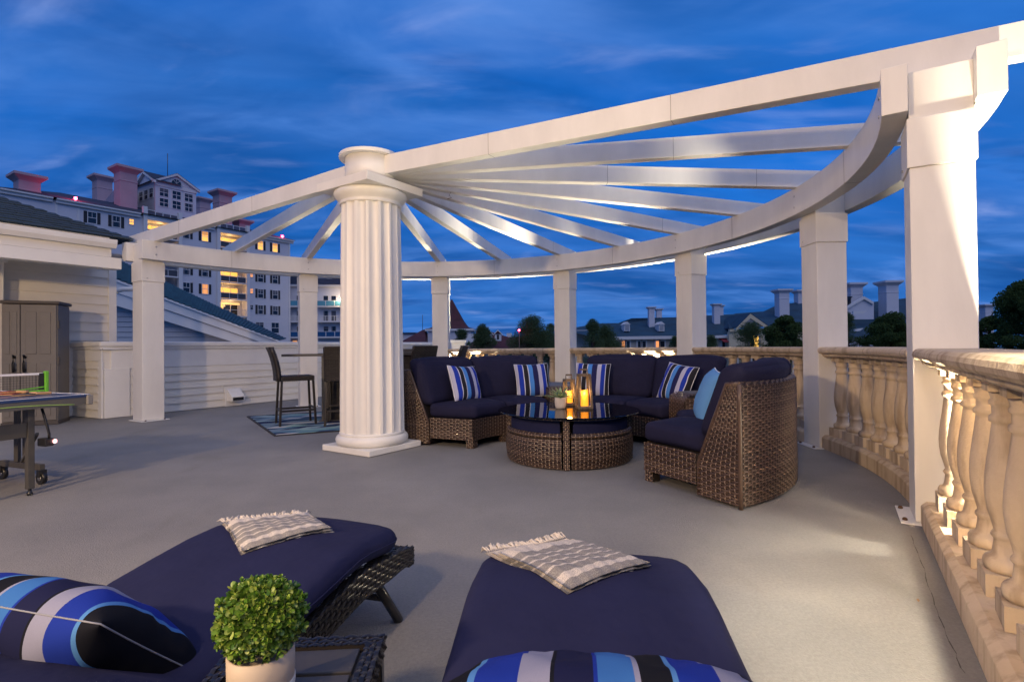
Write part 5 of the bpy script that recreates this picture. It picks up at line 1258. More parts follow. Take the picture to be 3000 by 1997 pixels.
# slanted blocks: shear x by a triangle wave of y, then one random colour per cell
def nd(op, a=None, b=None):
    n = rt_.nodes.new('ShaderNodeMath'); n.operation = op
    for i, q in enumerate((a, b)):
        if q is None: continue
        if isinstance(q, (int, float)): n.inputs[i].default_value = q
        else: rt_.links.new(q, n.inputs[i])
    return n.outputs[0]
sx = rt_.nodes.new('ShaderNodeSeparateXYZ'); rt_.links.new(tcn.outputs['Object'], sx.inputs[0])
rowf = nd('DIVIDE', sx.outputs[1], .115); rowi = nd('FLOOR', rowf); par_ = nd('MODULO', nd('ABSOLUTE', rowi), 2.0)
frac = nd('SUBTRACT', rowf, rowi); slant = nd('MULTIPLY', nd('SUBTRACT', nd('MULTIPLY', par_, 2.0), 1.0), nd('MULTIPLY', nd('SUBTRACT', frac, .5), .5))
colf = nd('ADD', nd('ADD', nd('DIVIDE', sx.outputs[0], .24), slant), nd('MULTIPLY', rowi, .37)); coli = nd('FLOOR', colf)
cmb = rt_.nodes.new('ShaderNodeCombineXYZ'); rt_.links.new(coli, cmb.inputs[0]); rt_.links.new(rowi, cmb.inputs[1])
wnz = rt_.nodes.new('ShaderNodeTexWhiteNoise'); wnz.noise_dimensions = '2D'; rt_.links.new(cmb.outputs[0], wnz.inputs['Vector'])
rr_ = rt_.nodes.new('ShaderNodeValToRGB'); rr_.color_ramp.interpolation = 'CONSTANT'; el = rr_.color_ramp.elements
el[0].color = (.018, .03, .085, 1); el[1].position = .3; el[1].color = (.17, .24, .30, 1)
for q, cc in ((.5, (.10, .19, .26)), (.66, (.27, .37, .38)), (.82, (.58, .55, .52)), (.93, (.20, .34, .32))):
    e = el.new(q); e.color = (*cc, 1)
rt_.links.new(wnz.outputs['Value'], rr_.inputs[0]); rt_.links.new(rr_.outputs[0], rb_.inputs['Base Color'])
MATS['geometric_rug'] = rug
rg = thing('rug', 'blue, teal and white geometric rug under the bar and stools', 'rug', (B_[0], B_[1], 0), world=False); rg.rotation_euler = (0, 0, math.atan2(e1[1], e1[0]))
ang2 = math.atan2(e2[1], e2[0])-math.atan2(e1[1], e1[0]); sk = np.array((math.cos(ang2), math.sin(ang2)))
m = MB(); m.prism([(0, 0), (3.1, 0), (3.1+sk[0]*2.35, sk[1]*2.35), (sk[0]*2.35, sk[1]*2.35)], .004, .010); m.build('pile', rug, rg)
RL_ = [np.array((0, 0)), np.array((3.1, 0)), np.array((3.1, 0))+sk*2.35, sk*2.35]
for i in range(4):
    m = MB(); a_, b_ = RL_[i], RL_[(i+1) % 4]; m.bar((a_[0], a_[1], .008), (b_[0], b_[1], .008), .028, .012); m.build('binding', mat('rug_binding', (.03, .028, .03), .9), rg)
# bar counter
bar = thing('bar_counter', 'dark wicker bar counter with a split-level top behind the fluted column', 'bar', (-2.2, 8.2, 0))
b0 = np.array((-2.86, 8.0, 0)); bx = np.array((.97, .24, 0)); bx /= np.linalg.norm(bx); by = np.array((-bx[1], bx[0], 0)); BLn, BDp = 1.45, .62
m = MB(); m.box(b0+bx*BLn/2+by*BDp/2+(0, 0, .50), (BLn/2-.012, BDp/2-.012, .485), bx, by); m.build('body', BACKING, bar)
woven('woven_front', planar(b0+bx*.14+(0, 0, .02), bx, (0, 0, 1), -by), BLn-.14, .94, WICKERD, bar, su=.03, rv=.012)
woven('woven_side', planar(b0+by*BDp+(0, 0, .02), -by, (0, 0, 1), -bx), BDp, .96, WICKERD, bar, su=.03, rv=.012)
woven('woven_side', planar(b0+bx*BLn+(0, 0, .02), by, (0, 0, 1), bx), BDp, .96, WICKERD, bar, su=.03, rv=.012)
m = MB(); m.box(b0+bx*.065-by*.008+(0, 0, .49), (.065, .012, .485), bx, by); m.build('corner_panel', METAL, bar, .003)
SLATE = mat('bar_top', (.045, .042, .041), .45, noise=.15, nscale=8)
m = MB(); m.box(b0+bx*BLn/2+by*BDp*.3+(0, 0, 1.005), (BLn/2+.05, BDp*.42, .022), bx, by); m.build('lower_top', SLATE, bar, .004)
m = MB(); m.box(b0+bx*(BLn/2)+by*BDp*.72+(0, 0, 1.045), (BLn/2+.0, BDp*.3, .036), bx, by); m.build('upper_top', SLATE, bar, .004)
m = MB(); m.box(b0-bx*.3+by*BDp*.5+(0, 0, 1.0), (.28, BDp*.35, .018), bx, by); m.build('side_leaf', SLATE, bar, .004)
m = MB(); m.box(b0+bx*BLn/2+by*BDp/2+(0, 0, .017), (BLn/2+.04, BDp/2+.05, .006), bx, by); m.build('base_plate', METAL, bar, .003)
def stool(label, c, face, mtw=WICKERD):
    """local: seat faces +y, built round the origin"""
    rt = thing('bar_stool', label, 'bar stool', (c[0], c[1], 0.010), 'dark wicker bar stools', world=False); rt.rotation_euler = (0, 0, math.atan2(face[1], face[0])-PI/2)
    w, d = .20, .225; zs = .70
    for i in (-1, 1):
        for j in (-1, 1):
            m = MB(); m.bar((i*(w-.015), j*(d-.015), zs-.07), (i*(w+.012), j*(d+.015), 0.002), .032, .032, up=(0, 1, 0)); m.build('leg', mtw, rt, .005)
    for a_, b_, z in (((-w, -d), (-w, d), .21), ((w, -d), (w, d), .21), ((-w, d), (w, d), .24), ((-w, -d), (w, -d), .21)):
        m = MB(); m.bar((*a_, z), (*b_, z), .022, .028); m.build('stretcher', mtw, rt, .003)
    m = MB(); m.box((0, 0, zs-.035), (w-.006, d-.006, .03)); m.build('seat', BACKING, rt)
    woven('woven_seat', planar((-w, d, zs-.004), (1, 0, 0), (0, -1, 0), (0, 0, 1)), 2*w, 2*d, mtw, rt, su=.03, rv=.014)
    for o_, du, n_, L in (((-w, d, zs-.07), (1, 0, 0), (0, 1, 0), 2*w), ((-w, -d, zs-.07), (1, 0, 0), (0, -1, 0), 2*w), ((-w, -d, zs-.07), (0, 1, 0), (-1, 0, 0), 2*d), ((w, -d, zs-.07), (0, 1, 0), (1, 0, 0), 2*d)):
        woven('woven_apron', planar(o_, du, (0, 0, 1), n_), L, .07, mtw, rt, su=.03, rv=.013)
    # back: curves away towards the top
    def bk(off, s):
        def f(u, v):
            y = -d-.02-.30*(v/.45)**2*.30+off; return np.stack([-w+u, y, zs-.07+v], 1), np.tile((0, s, 0.), (len(u), 1))
        return f
    woven('woven_back', bk(-.03, -1), 2*w, .475, mtw, rt, su=.03, rv=.014); woven('woven_back', bk(.03, 1), 2*w, .475, mtw, rt, su=.03, rv=.014)
    m = MB(); P = []; zz = np.linspace(0, .475, 8)
    prof_ = [(-d-.02-.09*(v/.45)**2-.027, zs-.07+v) for v in zz]+[(-d-.02-.09*(v/.45)**2+.027, zs-.07+v) for v in zz[::-1]]
    m.extrude([(-w, y, z) for y, z in prof_], (2*w, 0, 0)); m.build('back_core', BACKING, rt)
    m = MB(); v = .475; y = -d-.02-.09*(v/.45)**2; m.box((0, y, zs-.07+v+.004), (w, .034, .008)); m.build('back_top', mtw, rt, .004)
    for i in (-1, 1):
        m = MB(); m.tube([(i*(w-.003), -d-.02-.09*(q/.45)**2, zs-.07+q) for q in zz], .026, 8); m.build('back_edge', mtw, rt)
    return rt
stool('dark wicker bar stool seen side-on, left of the bar on the rug', (-3.16, 7.77), (.86, .51))
stool('bar stool half hidden behind the fluted column, in front of the bar', (-2.47, 7.72), (-.24, .97))
stool('bar stool with a pale woven back between the column and the lit post', (-1.56, 8.55), (-.62, .78))
stool('bar stool with a plain dark back in front of the lit post', (-1.14, 9.02), (-.93, .1))

# ------------------------------------------------------------------ storage cabinet
cb = thing('storage_cabinet', 'grey-brown plastic storage cabinet with double doors against the house', 'cabinet', (-7.1, 7.95, 0))
GREY = mat('taupe_plastic', (.15, .135, .118), .6, noise=.06, nscale=5, bump=.08, bscale=150)
DARKT = mat('dark_taupe_plastic', (.06, .05, .045), .6)
cf0 = gp(4, 1251); cf1 = gp(170, 1242); cx_ = (cf1-cf0); cw_ = np.linalg.norm(cx_); cx_ /= cw_; cy_ = np.array((-cx_[1], cx_[0], 0)); CHh = 1.80; z3 = np.array((0, 0, 1))
m = MB(); m.box(cf0+cx_*cw_/2+cy_*.25+z3*(CHh/2), (cw_/2, .245, CHh/2-.003), cx_, cy_); m.build('carcass', GREY, cb, .006)
m = MB(); m.box(cf0+cx_*cw_/2+cy_*.24+z3*(CHh+.025), (cw_/2+.025, .28, .022), cx_, cy_); m.build('lid', DARKT, cb, .008)
m = MB(); m.box(cf0+cx_*cw_/2+cy_*.24+z3*(.03), (cw_/2+.008, .255, .028), cx_, cy_); m.build('base', DARKT, cb, .006)
def cpan(dr, x0, x1, z0_, z1_, d_, name='door_panel'):
    m = MB(); m.box(cf0+cx_*(x0+x1)/2-cy_*d_+z3*(z0_+z1_)/2, ((x1-x0)/2, .006, (z1_-z0_)/2), cx_, cy_); return m.build(name, GREY, dr, .004)
dsplit = np.dot(gp(64, 1247)-cf0, cx_)
for x0, x1, hx in ((.01, dsplit-.004, dsplit-.06), (dsplit+.004, cw_-.012, dsplit+.06)):
    m = MB(); m.box(cf0+cx_*(x0+x1)/2-cy_*.012+z3*(CHh/2+.03), ((x1-x0)/2, .012, CHh/2-.04), cx_, cy_); dr = m.build('door', GREY, cb, .006)
    wd = x1-x0
    for (u0, u1) in ((.14, .44), (.54, .84)):
        for (a_, b_) in ((.14, .92), (1.06, 1.68)): cpan(dr, x0+wd*u0, x0+wd*u1, a_, b_, .028)
    m = MB(); hp = cf0+cx_*hx-cy_*.03; m.tube([hp+z3*.83, hp-cy_*.05+z3*.80, hp-cy_*.055+z3*.92, hp-cy_*.05+z3*1.04, hp+z3*1.01], .017, 8); m.build('handle', BLACK, dr)
for zz in (.35, .95, 1.5):
    m = MB(); m.box(cf0+cx_*(cw_+.008)+cy_*.02+z3*zz, (.008, .02, .06), cx_, cy_); m.build('hinge', DARKT, cb, .002)

# ------------------------------------------------------------------ table-tennis table
pt = thing('table_tennis_table', 'dark table-tennis table with green net clamp at the left edge', 'table tennis table', (-3.6, 4.3, 0))
K0 = np.array((-3.46, 4.38, 0)); kx = np.array((-.935, .355, 0)); kx /= np.linalg.norm(kx); ky = np.array((-.355, -.935, 0)); ky /= np.linalg.norm(ky); LT, WT = 1.40, .92; ZT = .745
BLUE = mat('blue_playing_surface', (.02, .045, .13), .35, noise=.05, nscale=5, coat=.3)
ALU = mat('grey_apron', (.12, .115, .105), .45, metal=.3)
for k in range(2):
    x0, x1 = (.004, LT/2-.006) if k == 0 else (LT/2+.006, LT-.004)
    m = MB(); m.box(K0+kx*(x0+x1)/2+ky*WT/2+z3*(ZT-.011), ((x1-x0)/2, WT/2-.004, .011), kx, ky); tpp = m.build('playing_top', BLUE, pt, .003)
    for q in (.012, WT-.012):
        m = MB(); m.box(K0+kx*(x0+x1)/2+ky*q+z3*(ZT+.001), ((x1-x0)/2-.002, .010, .0008), kx, ky); m.build('edge_line', PIPING, tpp)
    q = x0+.012 if k == 0 else x1-.012
    m = MB(); m.box(K0+kx*q+ky*WT/2+z3*(ZT+.001), (.010, WT/2-.025, .0008), kx, ky); m.build('edge_line', PIPING, tpp)
    for q, s in ((.0, 1), (WT, -1)):
        m = MB(); m.box(K0+kx*(x0+x1)/2+ky*(q+s*.012)+z3*(ZT-.052), ((x1-x0)/2, .011, .03), kx, ky); m.build('apron', ALU, pt, .003)
    q = x0 if k == 0 else x1
    m = MB(); m.box(K0+kx*(q+(.014 if k == 0 else -.014))+ky*WT/2+z3*(ZT-.052), (.011, WT/2-.026, .03), kx, ky); ap = m.build('apron', ALU, pt, .003)
    if k == 0:
        m = MB(); P = []
        for t in np.linspace(0, 1, 18):
            u = .12+.55*t; P.append(K0+kx*(q-.001+.002)+ky*u+z3*(ZT-.075+.022*math.sin(PI*min(1, t*1.3)*.5)))
        m.tube(P, .0035, 5); m.build('green_trim_line', mat('lime_line', (.30, .50, .10), .5), ap)
m = MB(); m.box(K0+kx*.012+ky*.012+z3*(ZT-.045), (.022, .022, .04), kx, ky); m.build('corner_guard', mat('grey_rubber', (.20, .19, .175), .6), pt, .008)
def leg_at(a, b, top=.70):
    p = K0+kx*a+ky*b; m = MB(); m.box(p+z3*(top/2+.03), (.022, .022, top/2-.02), kx, ky); lg = m.build('leg', METAL, pt, .003)
    m = MB(); m.lathe([(.018, .002), (.02, .02), (.012, .026), (.012, .05)], p[:2], 10); m.build('levelling_foot', BLACK, lg); return p
l0 = leg_at(.12, .36); l1 = leg_at(.12, WT-.12); l2 = leg_at(LT-.14, .36); l3 = leg_at(LT-.14, WT-.12)
for a_, b_ in ((l0, l1), (l2, l3)):
    m = MB(); d_ = (b_-a_)/np.linalg.norm(b_-a_); m.bar(a_+d_*.024+z3*.50, b_-d_*.024+z3*.50, .025, .11); m.build('cross_bar', METAL, pt, .003)
for b in (.12, WT-.2):
    p = K0+kx*(LT/2)+ky*b
    m = MB(); m.bar(p-kx*.28+z3*.14, p+kx*.28+z3*.14, .04, .05); m.build('undercarriage', METAL, pt, .004)
    for s in (-1, 1):
        m = MB(); m.bar(p+kx*s*.06+z3*.165, p+kx*s*.06+z3*.70, .035, .035, up=(1, 0, 0)); m.build('support_post', METAL, pt, .003)
        c_ = p+kx*s*.27; m = MB(); m.tube([c_-ky*.017+z3*.052, c_+ky*.017+z3*.052], .05, 18); wh = m.build('caster', BLACK, pt)
        m = MB(); m.tube([c_-ky*.02+z3*.052, c_+ky*.02+z3*.052], .02, 12); m.build('caster_hub', STEEL, wh)
        m = MB(); m.box(c_+z3*.09, (.022, .028, .03), kx, ky); m.build('caster_fork', BLACK, wh, .004)
m = MB(); m.bar(K0+kx*.14+ky*.30+z3*.46, K0+kx*.62+ky*.16+z3*.18, .02, .02); m.build('folding_arm', METAL, pt, .002)
m = MB(); m.tube([K0+kx*.10+ky*.30+z3*.69, K0+kx*.07+ky*.28+z3*.55, K0+kx*.05+ky*.27+z3*.46, K0+kx*.05+ky*.27+z3*.42], .009, 6); m.build('lock_cable', BLACK, pt)
m = MB(); m.box(K0+kx*.075+ky*.28+z3*.395, (.05, .03, .03), kx, ky); lk = m.build('lock_box', BLACK, pt, .006)
m = MB(); m.lathe([(.0, .385), (.012, .39), (.012, .41), (0, .415)], (K0+kx*.015+ky*.25)[:2], 8); m.build('lock_lamp', mat('red_lock_light', (1, .5, .5), .4, emit=(1, .45, .45), estr=3), lk)
# net and its clamp
LIME = mat('lime_plastic', (.13, .42, .03), .45); NETM = mat('black_net', (.015, .015, .018), .8)
nt = thing('table_tennis_net', 'black net with white tape on bright green clamp posts', 'net', tuple(K0+kx*LT/2+z3*ZT))
for s, b in ((-1, -.055), (1, WT+.055)):
    P0 = K0+kx*LT/2+ky*b
    m = MB(); m.box(P0+z3*(ZT+.075), (.018, .014, .105), kx, ky); pstt = m.build('clamp_post', LIME, nt, .006)
    m = MB(); m.bar(P0+z3*(ZT+.012), P0-ky*s*.30+z3*(ZT+.008), .03, .016); m.build('clamp_arm', LIME, pstt, .003)
    m = MB(); m.bar(P0+z3*(ZT+.045), P0-ky*s*.28+z3*(ZT+.018), .014, .01); m.build('clamp_arm', LIME, pstt, .002)
    m = MB(); m.box(P0-ky*s*.03+z3*(ZT-.03), (.02, .03, .02), kx, ky); m.build('clamp_jaw', LIME, pstt, .004)
    m = MB(); m.tube([P0-kx*.02+z3*(ZT-.03), P0-kx*.05+z3*(ZT-.03)], .008, 6); m.build('clamp_screw', PIPING, pstt)
    m = MB(); m.box(P0-ky*s*.035+z3*(ZT+.088), (.004, .018, .075), kx, ky); m.build('net_sleeve', NETM, nt)
m = MB(); m.bar(K0+kx*LT/2-ky*.03+z3*(ZT+.158), K0+kx*LT/2+ky*(WT+.03)+z3*(ZT+.158), .006, .018); m.build('tape', PIPING, nt)
m = MB()
for i in range(int(WT/.022)): x = .0+i*.022; m.box(K0+kx*LT/2+ky*x+z3*(ZT+.084), (.0008, .0008, .064), kx, ky)
for i in range(7): m.box(K0+kx*LT/2+ky*WT/2+z3*(ZT+.022+i*.021), (.0008, WT/2, .0008), kx, ky)
m.build('mesh', NETM, nt, fix=False, kind='stuff')
def paddle(px, py, rz, label, col, dz=0):
    p = gp(px, py, ZT+.012+dz); rt = thing('paddle', label, 'paddle', (p[0], p[1], ZT+.002+dz), 'table tennis paddles', world=False); rt.rotation_euler = (0, 0, rz)
    m = MB(); m.prism([(.075*math.cos(t), .08*math.sin(t)) for t in np.linspace(0, 2*PI, 24, endpoint=False)], .002, .007); m.build('blade', mat('plywood', (.45, .28, .14), .6), rt)
    m = MB(); m.prism([(.073*math.cos(t), .078*math.sin(t)) for t in np.linspace(0, 2*PI, 24, endpoint=False) if math.sin(t) > -.8], .0075, .0105); m.build('rubber', mat('paddle_'+label.split()[0], col, .6), rt)
    m = MB(); m.box((0, -.12, .0085), (.014, .05, .010)); m.build('grip', mat('paddle_grip', (.40, .24, .12), .6), rt, .005)
paddle(35, 1152, 1.9, 'red table-tennis paddle lying nearest the table edge', (.22, .01, .01)); paddle(72, 1154, 2.6, 'black table-tennis paddle half under the others', (.02, .02, .02), 0.001); paddle(30, 1146, 1.4, 'orange-handled paddle stacked on top of the red one', (.25, .03, .01), .014)

# ------------------------------------------------------------------ sun loungers
LW, LL = .715, 2.1
def lz(s):
    """top of the woven deck, s metres from the foot"""
    pts = ((0, .268), (.13, .29), (.37, .315), (.68, .28), (.92, .232), (1.08, .240), (1.24, .345), (1.45, .40), (2.1, .575))
    for (a, za), (b, zb) in zip(pts, pts[1:]):
        if s <= b: t = (s-a)/(b-a); t = t*t*(3-2*t)*.6+t*.4; return za+(zb-za)*t
    return pts[-1][1]
lzv = np.vectorize(lz)
def lounger(label, foot, dirn):
    """local x across (right when looking towards the foot), y from head to foot; y = 0 at the foot end"""
    rt = thing('sun_lounger', label, 'sun lounger', (foot[0], foot[1], 0), 'black wicker sun loungers with navy cushions', world=False); rt.rotation_euler = (0, 0, math.atan2(dirn[1], dirn[0])-PI/2)
    hw = LW/2; ss = np.linspace(0, LL, 24)
    for sx_ in (-1, 1):
        x0, x1 = sx_*(hw-.035), sx_*hw
        m = MB(); P = [(x0, -s, lz(s)-.004) for s in ss]+[(x0, -s, lz(s)-.068-.035*math.sin(PI*min(1, s/.9))) for s in ss[::-1]]
        m.extrude(P, (x1-x0-sx_*.003, 0, 0)); sr = m.build('side_rail', BACKING, rt)
        def side(u, v, xx=x1): z = lzv(u); h = .066+.035*np.sin(PI*np.minimum(1, u/.9)); return np.stack([np.full_like(u, xx), -u, z-h+v/.08*h], 1), np.tile((float(sx_), 0, 0), (len(u), 1))
        woven('woven_side', side, LL, .08, WICKERB, sr, su=.030, rv=.0135, amp=.003, stake_w=.008)
        def topf(u, v): z = lzv(u); return np.stack([np.full_like(u, min(x0, x1))+v, -u, z-.002], 1), np.tile((0, 0, 1.), (len(u), 1))
        woven('woven_top', topf, LL, .035, WICKERB, sr, su=.030, rv=.0117, amp=.003)
    m = MB(); m.box((0, -.02, lz(0)-.04), (hw-.002, .016, .036)); fe = m.build('foot_rail', BACKING, rt)
    woven('woven_foot', planar((-hw, .0, lz(0)-.078), (1, 0, 0), (0, 0, 1), (0, 1, 0)), LW, .075, WICKERB, fe, su=.030, rv=.0135, amp=.003)
    def deck(u, v): z = lzv(u)-.012; return np.stack([-hw+.035+v, -u, z], 1), np.tile((0, 0, 1.), (len(u), 1))
    woven('woven_deck', deck, LL-.05, LW-.07, WICKERB, rt, su=.04, rv=.016, amp=.003)
    for s, sp_ in ((.24, .09), (1.55, -.06)):
        for sx_ in (-1, 1):
            m = MB(); m.tube([(sx_*(hw-.05), -s, lz(s)-.07), (sx_*(hw-.02), -s+sp_*1.6, .004)], .019, 10); lg = m.build('leg', WICKERB, rt)
        m = MB(); m.tube([(-(hw-.04), -s+sp_*.8, .12), (hw-.04, -s+sp_*.8, .12)], .013, 8); m.build('leg_brace', WICKERB, rt)
        zt_ = lz(s)-.06
        woven('woven_leg_panel', planar((-(hw-.06), -s+sp_*.45+.004, .13), (1, 0, 0), (0, -sp_*.9/.2, 1), (0, 1, 0)), LW-.12, zt_-.15, WICKERB, rt, su=.03, rv=.014, amp=.003)
    # cushion: long soft slab that follows the deck
    cwid = hw-.004; th = .088
    n = 40; nx = 18; vs = []; prof = []
    L0, L1 = .05, LL-.02
    v, f = cube_grid(20); v = v.copy(); 
    y = v[:, 1]; sv = L0+(1-y)/2*(L1-L0)
    hx, hz = cwid, th/2; r_ = .045
    px_ = v[:, 0]*hx; pz_ = v[:, 2]*hz
    py_ = -sv
    # round the edges in the x, y, z box sense
    q = np.stack([v[:, 0]*hx, y*(L1-L0)/2, v[:, 2]*hz], 1); hh = np.array((hx, (L1-L0)/2, hz)); c_ = np.clip(q, -(hh-r_), hh-r_); d_ = q-c_; Ld = np.linalg.norm(d_, axis=1, keepdims=True); Ld[Ld == 0] = 1; q = c_+d_/Ld*r_
    # corners of the slab in plan are rounded
    s_ = L0+((L1-L0)/2-q[:, 1]); zz = lzv(np.clip(s_, 0, LL))+hz+.006+q[:, 2]
    rc = .12; cu = np.maximum(0, np.abs(q[:, 0])-(hx-rc)); cv = np.maximum(0, rc-(s_-L0)); both = (cu > 0) & (cv > 0); kf = np.where(both, np.maximum(cu, cv)/(np.hypot(cu, cv)+1e-9), 1)
    q[:, 0] = np.where(both, np.sign(q[:, 0])*(hx-rc+cu*kf), q[:, 0]); s_ = np.where(both, L0+rc-cv*kf, s_); zz = lzv(np.clip(s_, 0, LL))+hz+.006+q[:, 2]
    zz += np.where(v[:, 2] > -.5, .016*(1-v[:, 0]**2)*(1-np.clip(y, -1, 1)**8), 0)+.004*np.sin(9*s_+2*q[:, 0])*np.cos(11*q[:, 0])+np.where(v[:, 2] > .5, -.012*np.exp(-((s_-.33)/.05)**2)*np.exp(-((q[:, 0]-.24)/.10)**2)+.010*np.exp(-((s_-.40)/.04)**2)*np.exp(-((q[:, 0]-.22)/.12)**2), 0)
    m = MB(); m.add(np.stack([q[:, 0], -s_, zz], 1), f, True); m.build('cushion', NAVY, rt)
    m = MB(); pts = []
    hz2 = hz+.004
    run = [(hx, s) for s in np.linspace(L1-.05, L0+.13, 26)]+[(hx-.12+.12*math.cos(t), L0+.12-.12*math.sin(t)) for t in np.linspace(.1, PI/2, 7)]
    run += [(-x_, s) for x_, s in run[::-1]]
    m.tube([(x_*1.001, -s, lz(max(0, s))+hz2) for x_, s in run], .0034, 6); m.build('welt', NAVY, rt)
    return rt
FR, DR = np.array((.250, 1.95)), np.array((.09, 1.0)); FL, DL = np.array((-.765, 2.345)), np.array((.29, 1.0))
lr = lounger('right navy sun lounger, foot end pointing at the sofas, nearest the balustrade', FR, DR)
ll = lounger('left navy sun lounger set at a slant behind the potted topiary', FL, DL)
def lworld(o, x, s, z=0):
    a = o.rotation_euler[2]; c, sn = math.cos(a), math.sin(a); return np.array((o.location[0]+c*x-sn*(-s), o.location[1]+sn*x+c*(-s), z))
CT = lambda s: lz(s)+.103
def slope(s): return math.atan2(lz(s+.05)-lz(s-.05), .1)
# folded throws
CRM, HGR = (.66, .60, .53), (.30, .285, .27)
SEQT = [(.20, CRM), (.10, HGR), (.022, CRM), (.075, HGR), (.022, CRM), (.075, HGR), (.022, CRM), (.075, HGR), (.022, CRM), (.09, HGR), (.075, CRM), (.07, HGR)]
TOWEL = stripes('woven_throw', SEQT, axis=1, weave=1)
FRINGE = mat('cream_fringe', (.60, .54, .48), .9)
def towel(o, wx, wy, wang, w, d, label, seed):
    """folded throw: three draped layers; the plain fringed end lies at -y"""
    th_ = o.rotation_euler[2]; dx_, dy_ = wx-o.location[0], wy-o.location[1]
    x, s = math.cos(th_)*dx_+math.sin(th_)*dy_, -(-math.sin(th_)*dx_+math.cos(th_)*dy_); rz = math.radians(wang)-th_
    base = lworld(o, x, s); a = o.rotation_euler[2]+rz
    rt = thing('folded_throw', label, 'throw', (base[0], base[1], CT(s)-.004), 'striped throws folded on the loungers', world=False); rt.rotation_euler = (0, 0, a)
    g = np.random.default_rng(seed); N = 30
    sl = lambda yl, xl: 0
    ca, sa = math.cos(rz), math.sin(rz)
    def h(xl, yl):
        # lounger-local offsets of this point, to follow the cushion
        lx, ly = ca*xl-sa*yl, sa*xl+ca*yl
        return CT(max(0, s-ly))-CT(s)-.5*max(0, abs(x+lx)-(LW/2-.02))
    for k, (sw, sd2) in enumerate(((1.0, 1.0), (.97, .93), (.95, .84))):
        xs = np.linspace(-1, 1, N); ys = np.linspace(-1, 1, N); vs = []; t = .012
        off = k*.010
        for j, yy in enumerate(ys):
            for i, xx in enumerate(xs):
                edge = 1-max(abs(xx), abs(yy))**10
                X = xx*w/2*sw*(1+.015*math.sin(2*yy+k)); Y = yy*d/2*sd2+(d/2*(1-sd2))*(-1 if k else 0)*-1
                Z = h(X, Y)+off+.003*math.sin(8*xx+seed)*math.cos(6*yy)+.002*math.sin(23*xx+k)
                vs.append((X, Y, Z+t*edge))
        for j, yy in enumerate(ys):
            for i, xx in enumerate(xs):
                X, Y, Z = vs[j*N+i]; vs.append((X, Y, h(X, Y)+off+.001))
        q = N*N; fs = [(j*N+i, j*N+i+1, (j+1)*N+i+1, (j+1)*N+i) for j in range(N-1) for i in range(N-1)]
        rim = [i for i in range(N)]+[i*N+N-1 for i in range(1, N)]+[(N-1)*N+i for i in range(N-2, -1, -1)]+[i*N for i in range(N-2, 0, -1)]
        fs += [(rim[i], rim[(i+1) % len(rim)], rim[(i+1) % len(rim)]+q, rim[i]+q) for i in range(len(rim))]
        m = MB(); m.add(vs, fs, True); m.build('layer', TOWEL, rt)
    m = MB()
    for i in range(46):
        xx = (i/45*2-1)*w/2*.98; y0 = -d/2*sd2*0-d/2+.006; L = g.uniform(.025, .05); dx = g.normal()*.012
        for k in range(2):
            z0 = h(xx, y0)+.012
            m.tube([(xx, y0+.012, z0), (xx+dx*.5+g.normal()*.004, y0-L*.5, h(xx, y0-L*.5)+.014+g.uniform(0, .01)), (xx+dx+g.normal()*.008, y0-L, h(xx, y0-L)+.006)], [.0032, .0028, .0012], 4)
    m.build('fringe', FRINGE, rt, fix=False, kind='stuff')
    return rt
towel(ll, -.915, 2.06, -143, .32, .37, 'striped grey throw folded on the foot of the left lounger', 3)
towel(lr, .165, 1.76, -146, .35, .44, 'striped grey throw folded askew on the right lounger, fringe over its edge', 5)
# lounger pillows
def lpillow(o, p, tilt, spin, label, w, h, t, seed):
    return pillow('lounger_pillow', label, tuple(p), (tilt, 0, o.rotation_euler[2]+spin), w, h, t, STRIPE_SHADED, seed, 'striped pillows on the loungers', piping=True, n=40, pr=.0019)
lpillow(lr, (.20, 1.12, .372), math.radians(153), -.03, 'striped blue pillow at the bottom edge of the picture on the right lounger', .67, .40, .135, 21)
lpillow(ll, (-1.10, 1.31, .405), math.radians(45), PI, 'striped blue pillow with dark piped end at the lower left, on the left lounger', .61, .39, .20, 22)

# ------------------------------------------------------------------ side table with topiary
TZ = .37
sc = np.array((-.502, 1.155, 0)); sx3 = np.array((.997, .07, 0)); sx3 /= np.linalg.norm(sx3); sy3 = np.array((-sx3[1], sx3[0], 0)); SW_, SD_ = .185, .20
sb = thing('side_table', 'low black wicker side table with slatted top between the loungers', 'side table', tuple(sc))
for i, (du, dv, hl_, hw2) in enumerate(((sx3, sy3, SW_, SD_), (sx3, -sy3, SW_, SD_), (sy3, sx3, SD_, SW_), (sy3, -sx3, SD_, SW_))):
    m = MB(); cen = sc+dv*(hw2-.020); ln = hl_ if i < 2 else hl_-.042
    m.box(cen+z3*(TZ-.018), (ln, .019, .016), du, dv); rm = m.build('rim', BACKING, sb)
    woven('woven_rim', planar(sc+dv*(hw2-.042)-du*ln+z3*TZ, du, dv, (0, 0, 1)), 2*ln, .043, WICKERB, rm, su=.020, rv=.0145, amp=.0025, bulge=.002)
    woven('woven_rim', planar(sc+dv*hw2-du*hl_+z3*(TZ-.04), du, (0, 0, 1), dv), 2*hl_, .04, WICKERB, rm, su=.020, rv=.0135, amp=.0025)
SLAT = mat('charcoal_slat', (.045, .042, .042), .4, noise=.1, nscale=30)
for k in range(3):
    m = MB(); m.box(sc+sy3*(-.105+k*.105)+z3*(TZ-.012), (SW_-.052, .047, .007), sx3, sy3); m.build('slat', SLAT, sb, .003)
for s in (-1, 1):
    m = MB(); m.box(sc+sx3*s*(SW_-.052)+z3*(TZ-.024), (.012, SD_-.045, .006), sx3, sy3); m.build('slat_support', SLAT, sb, .002)
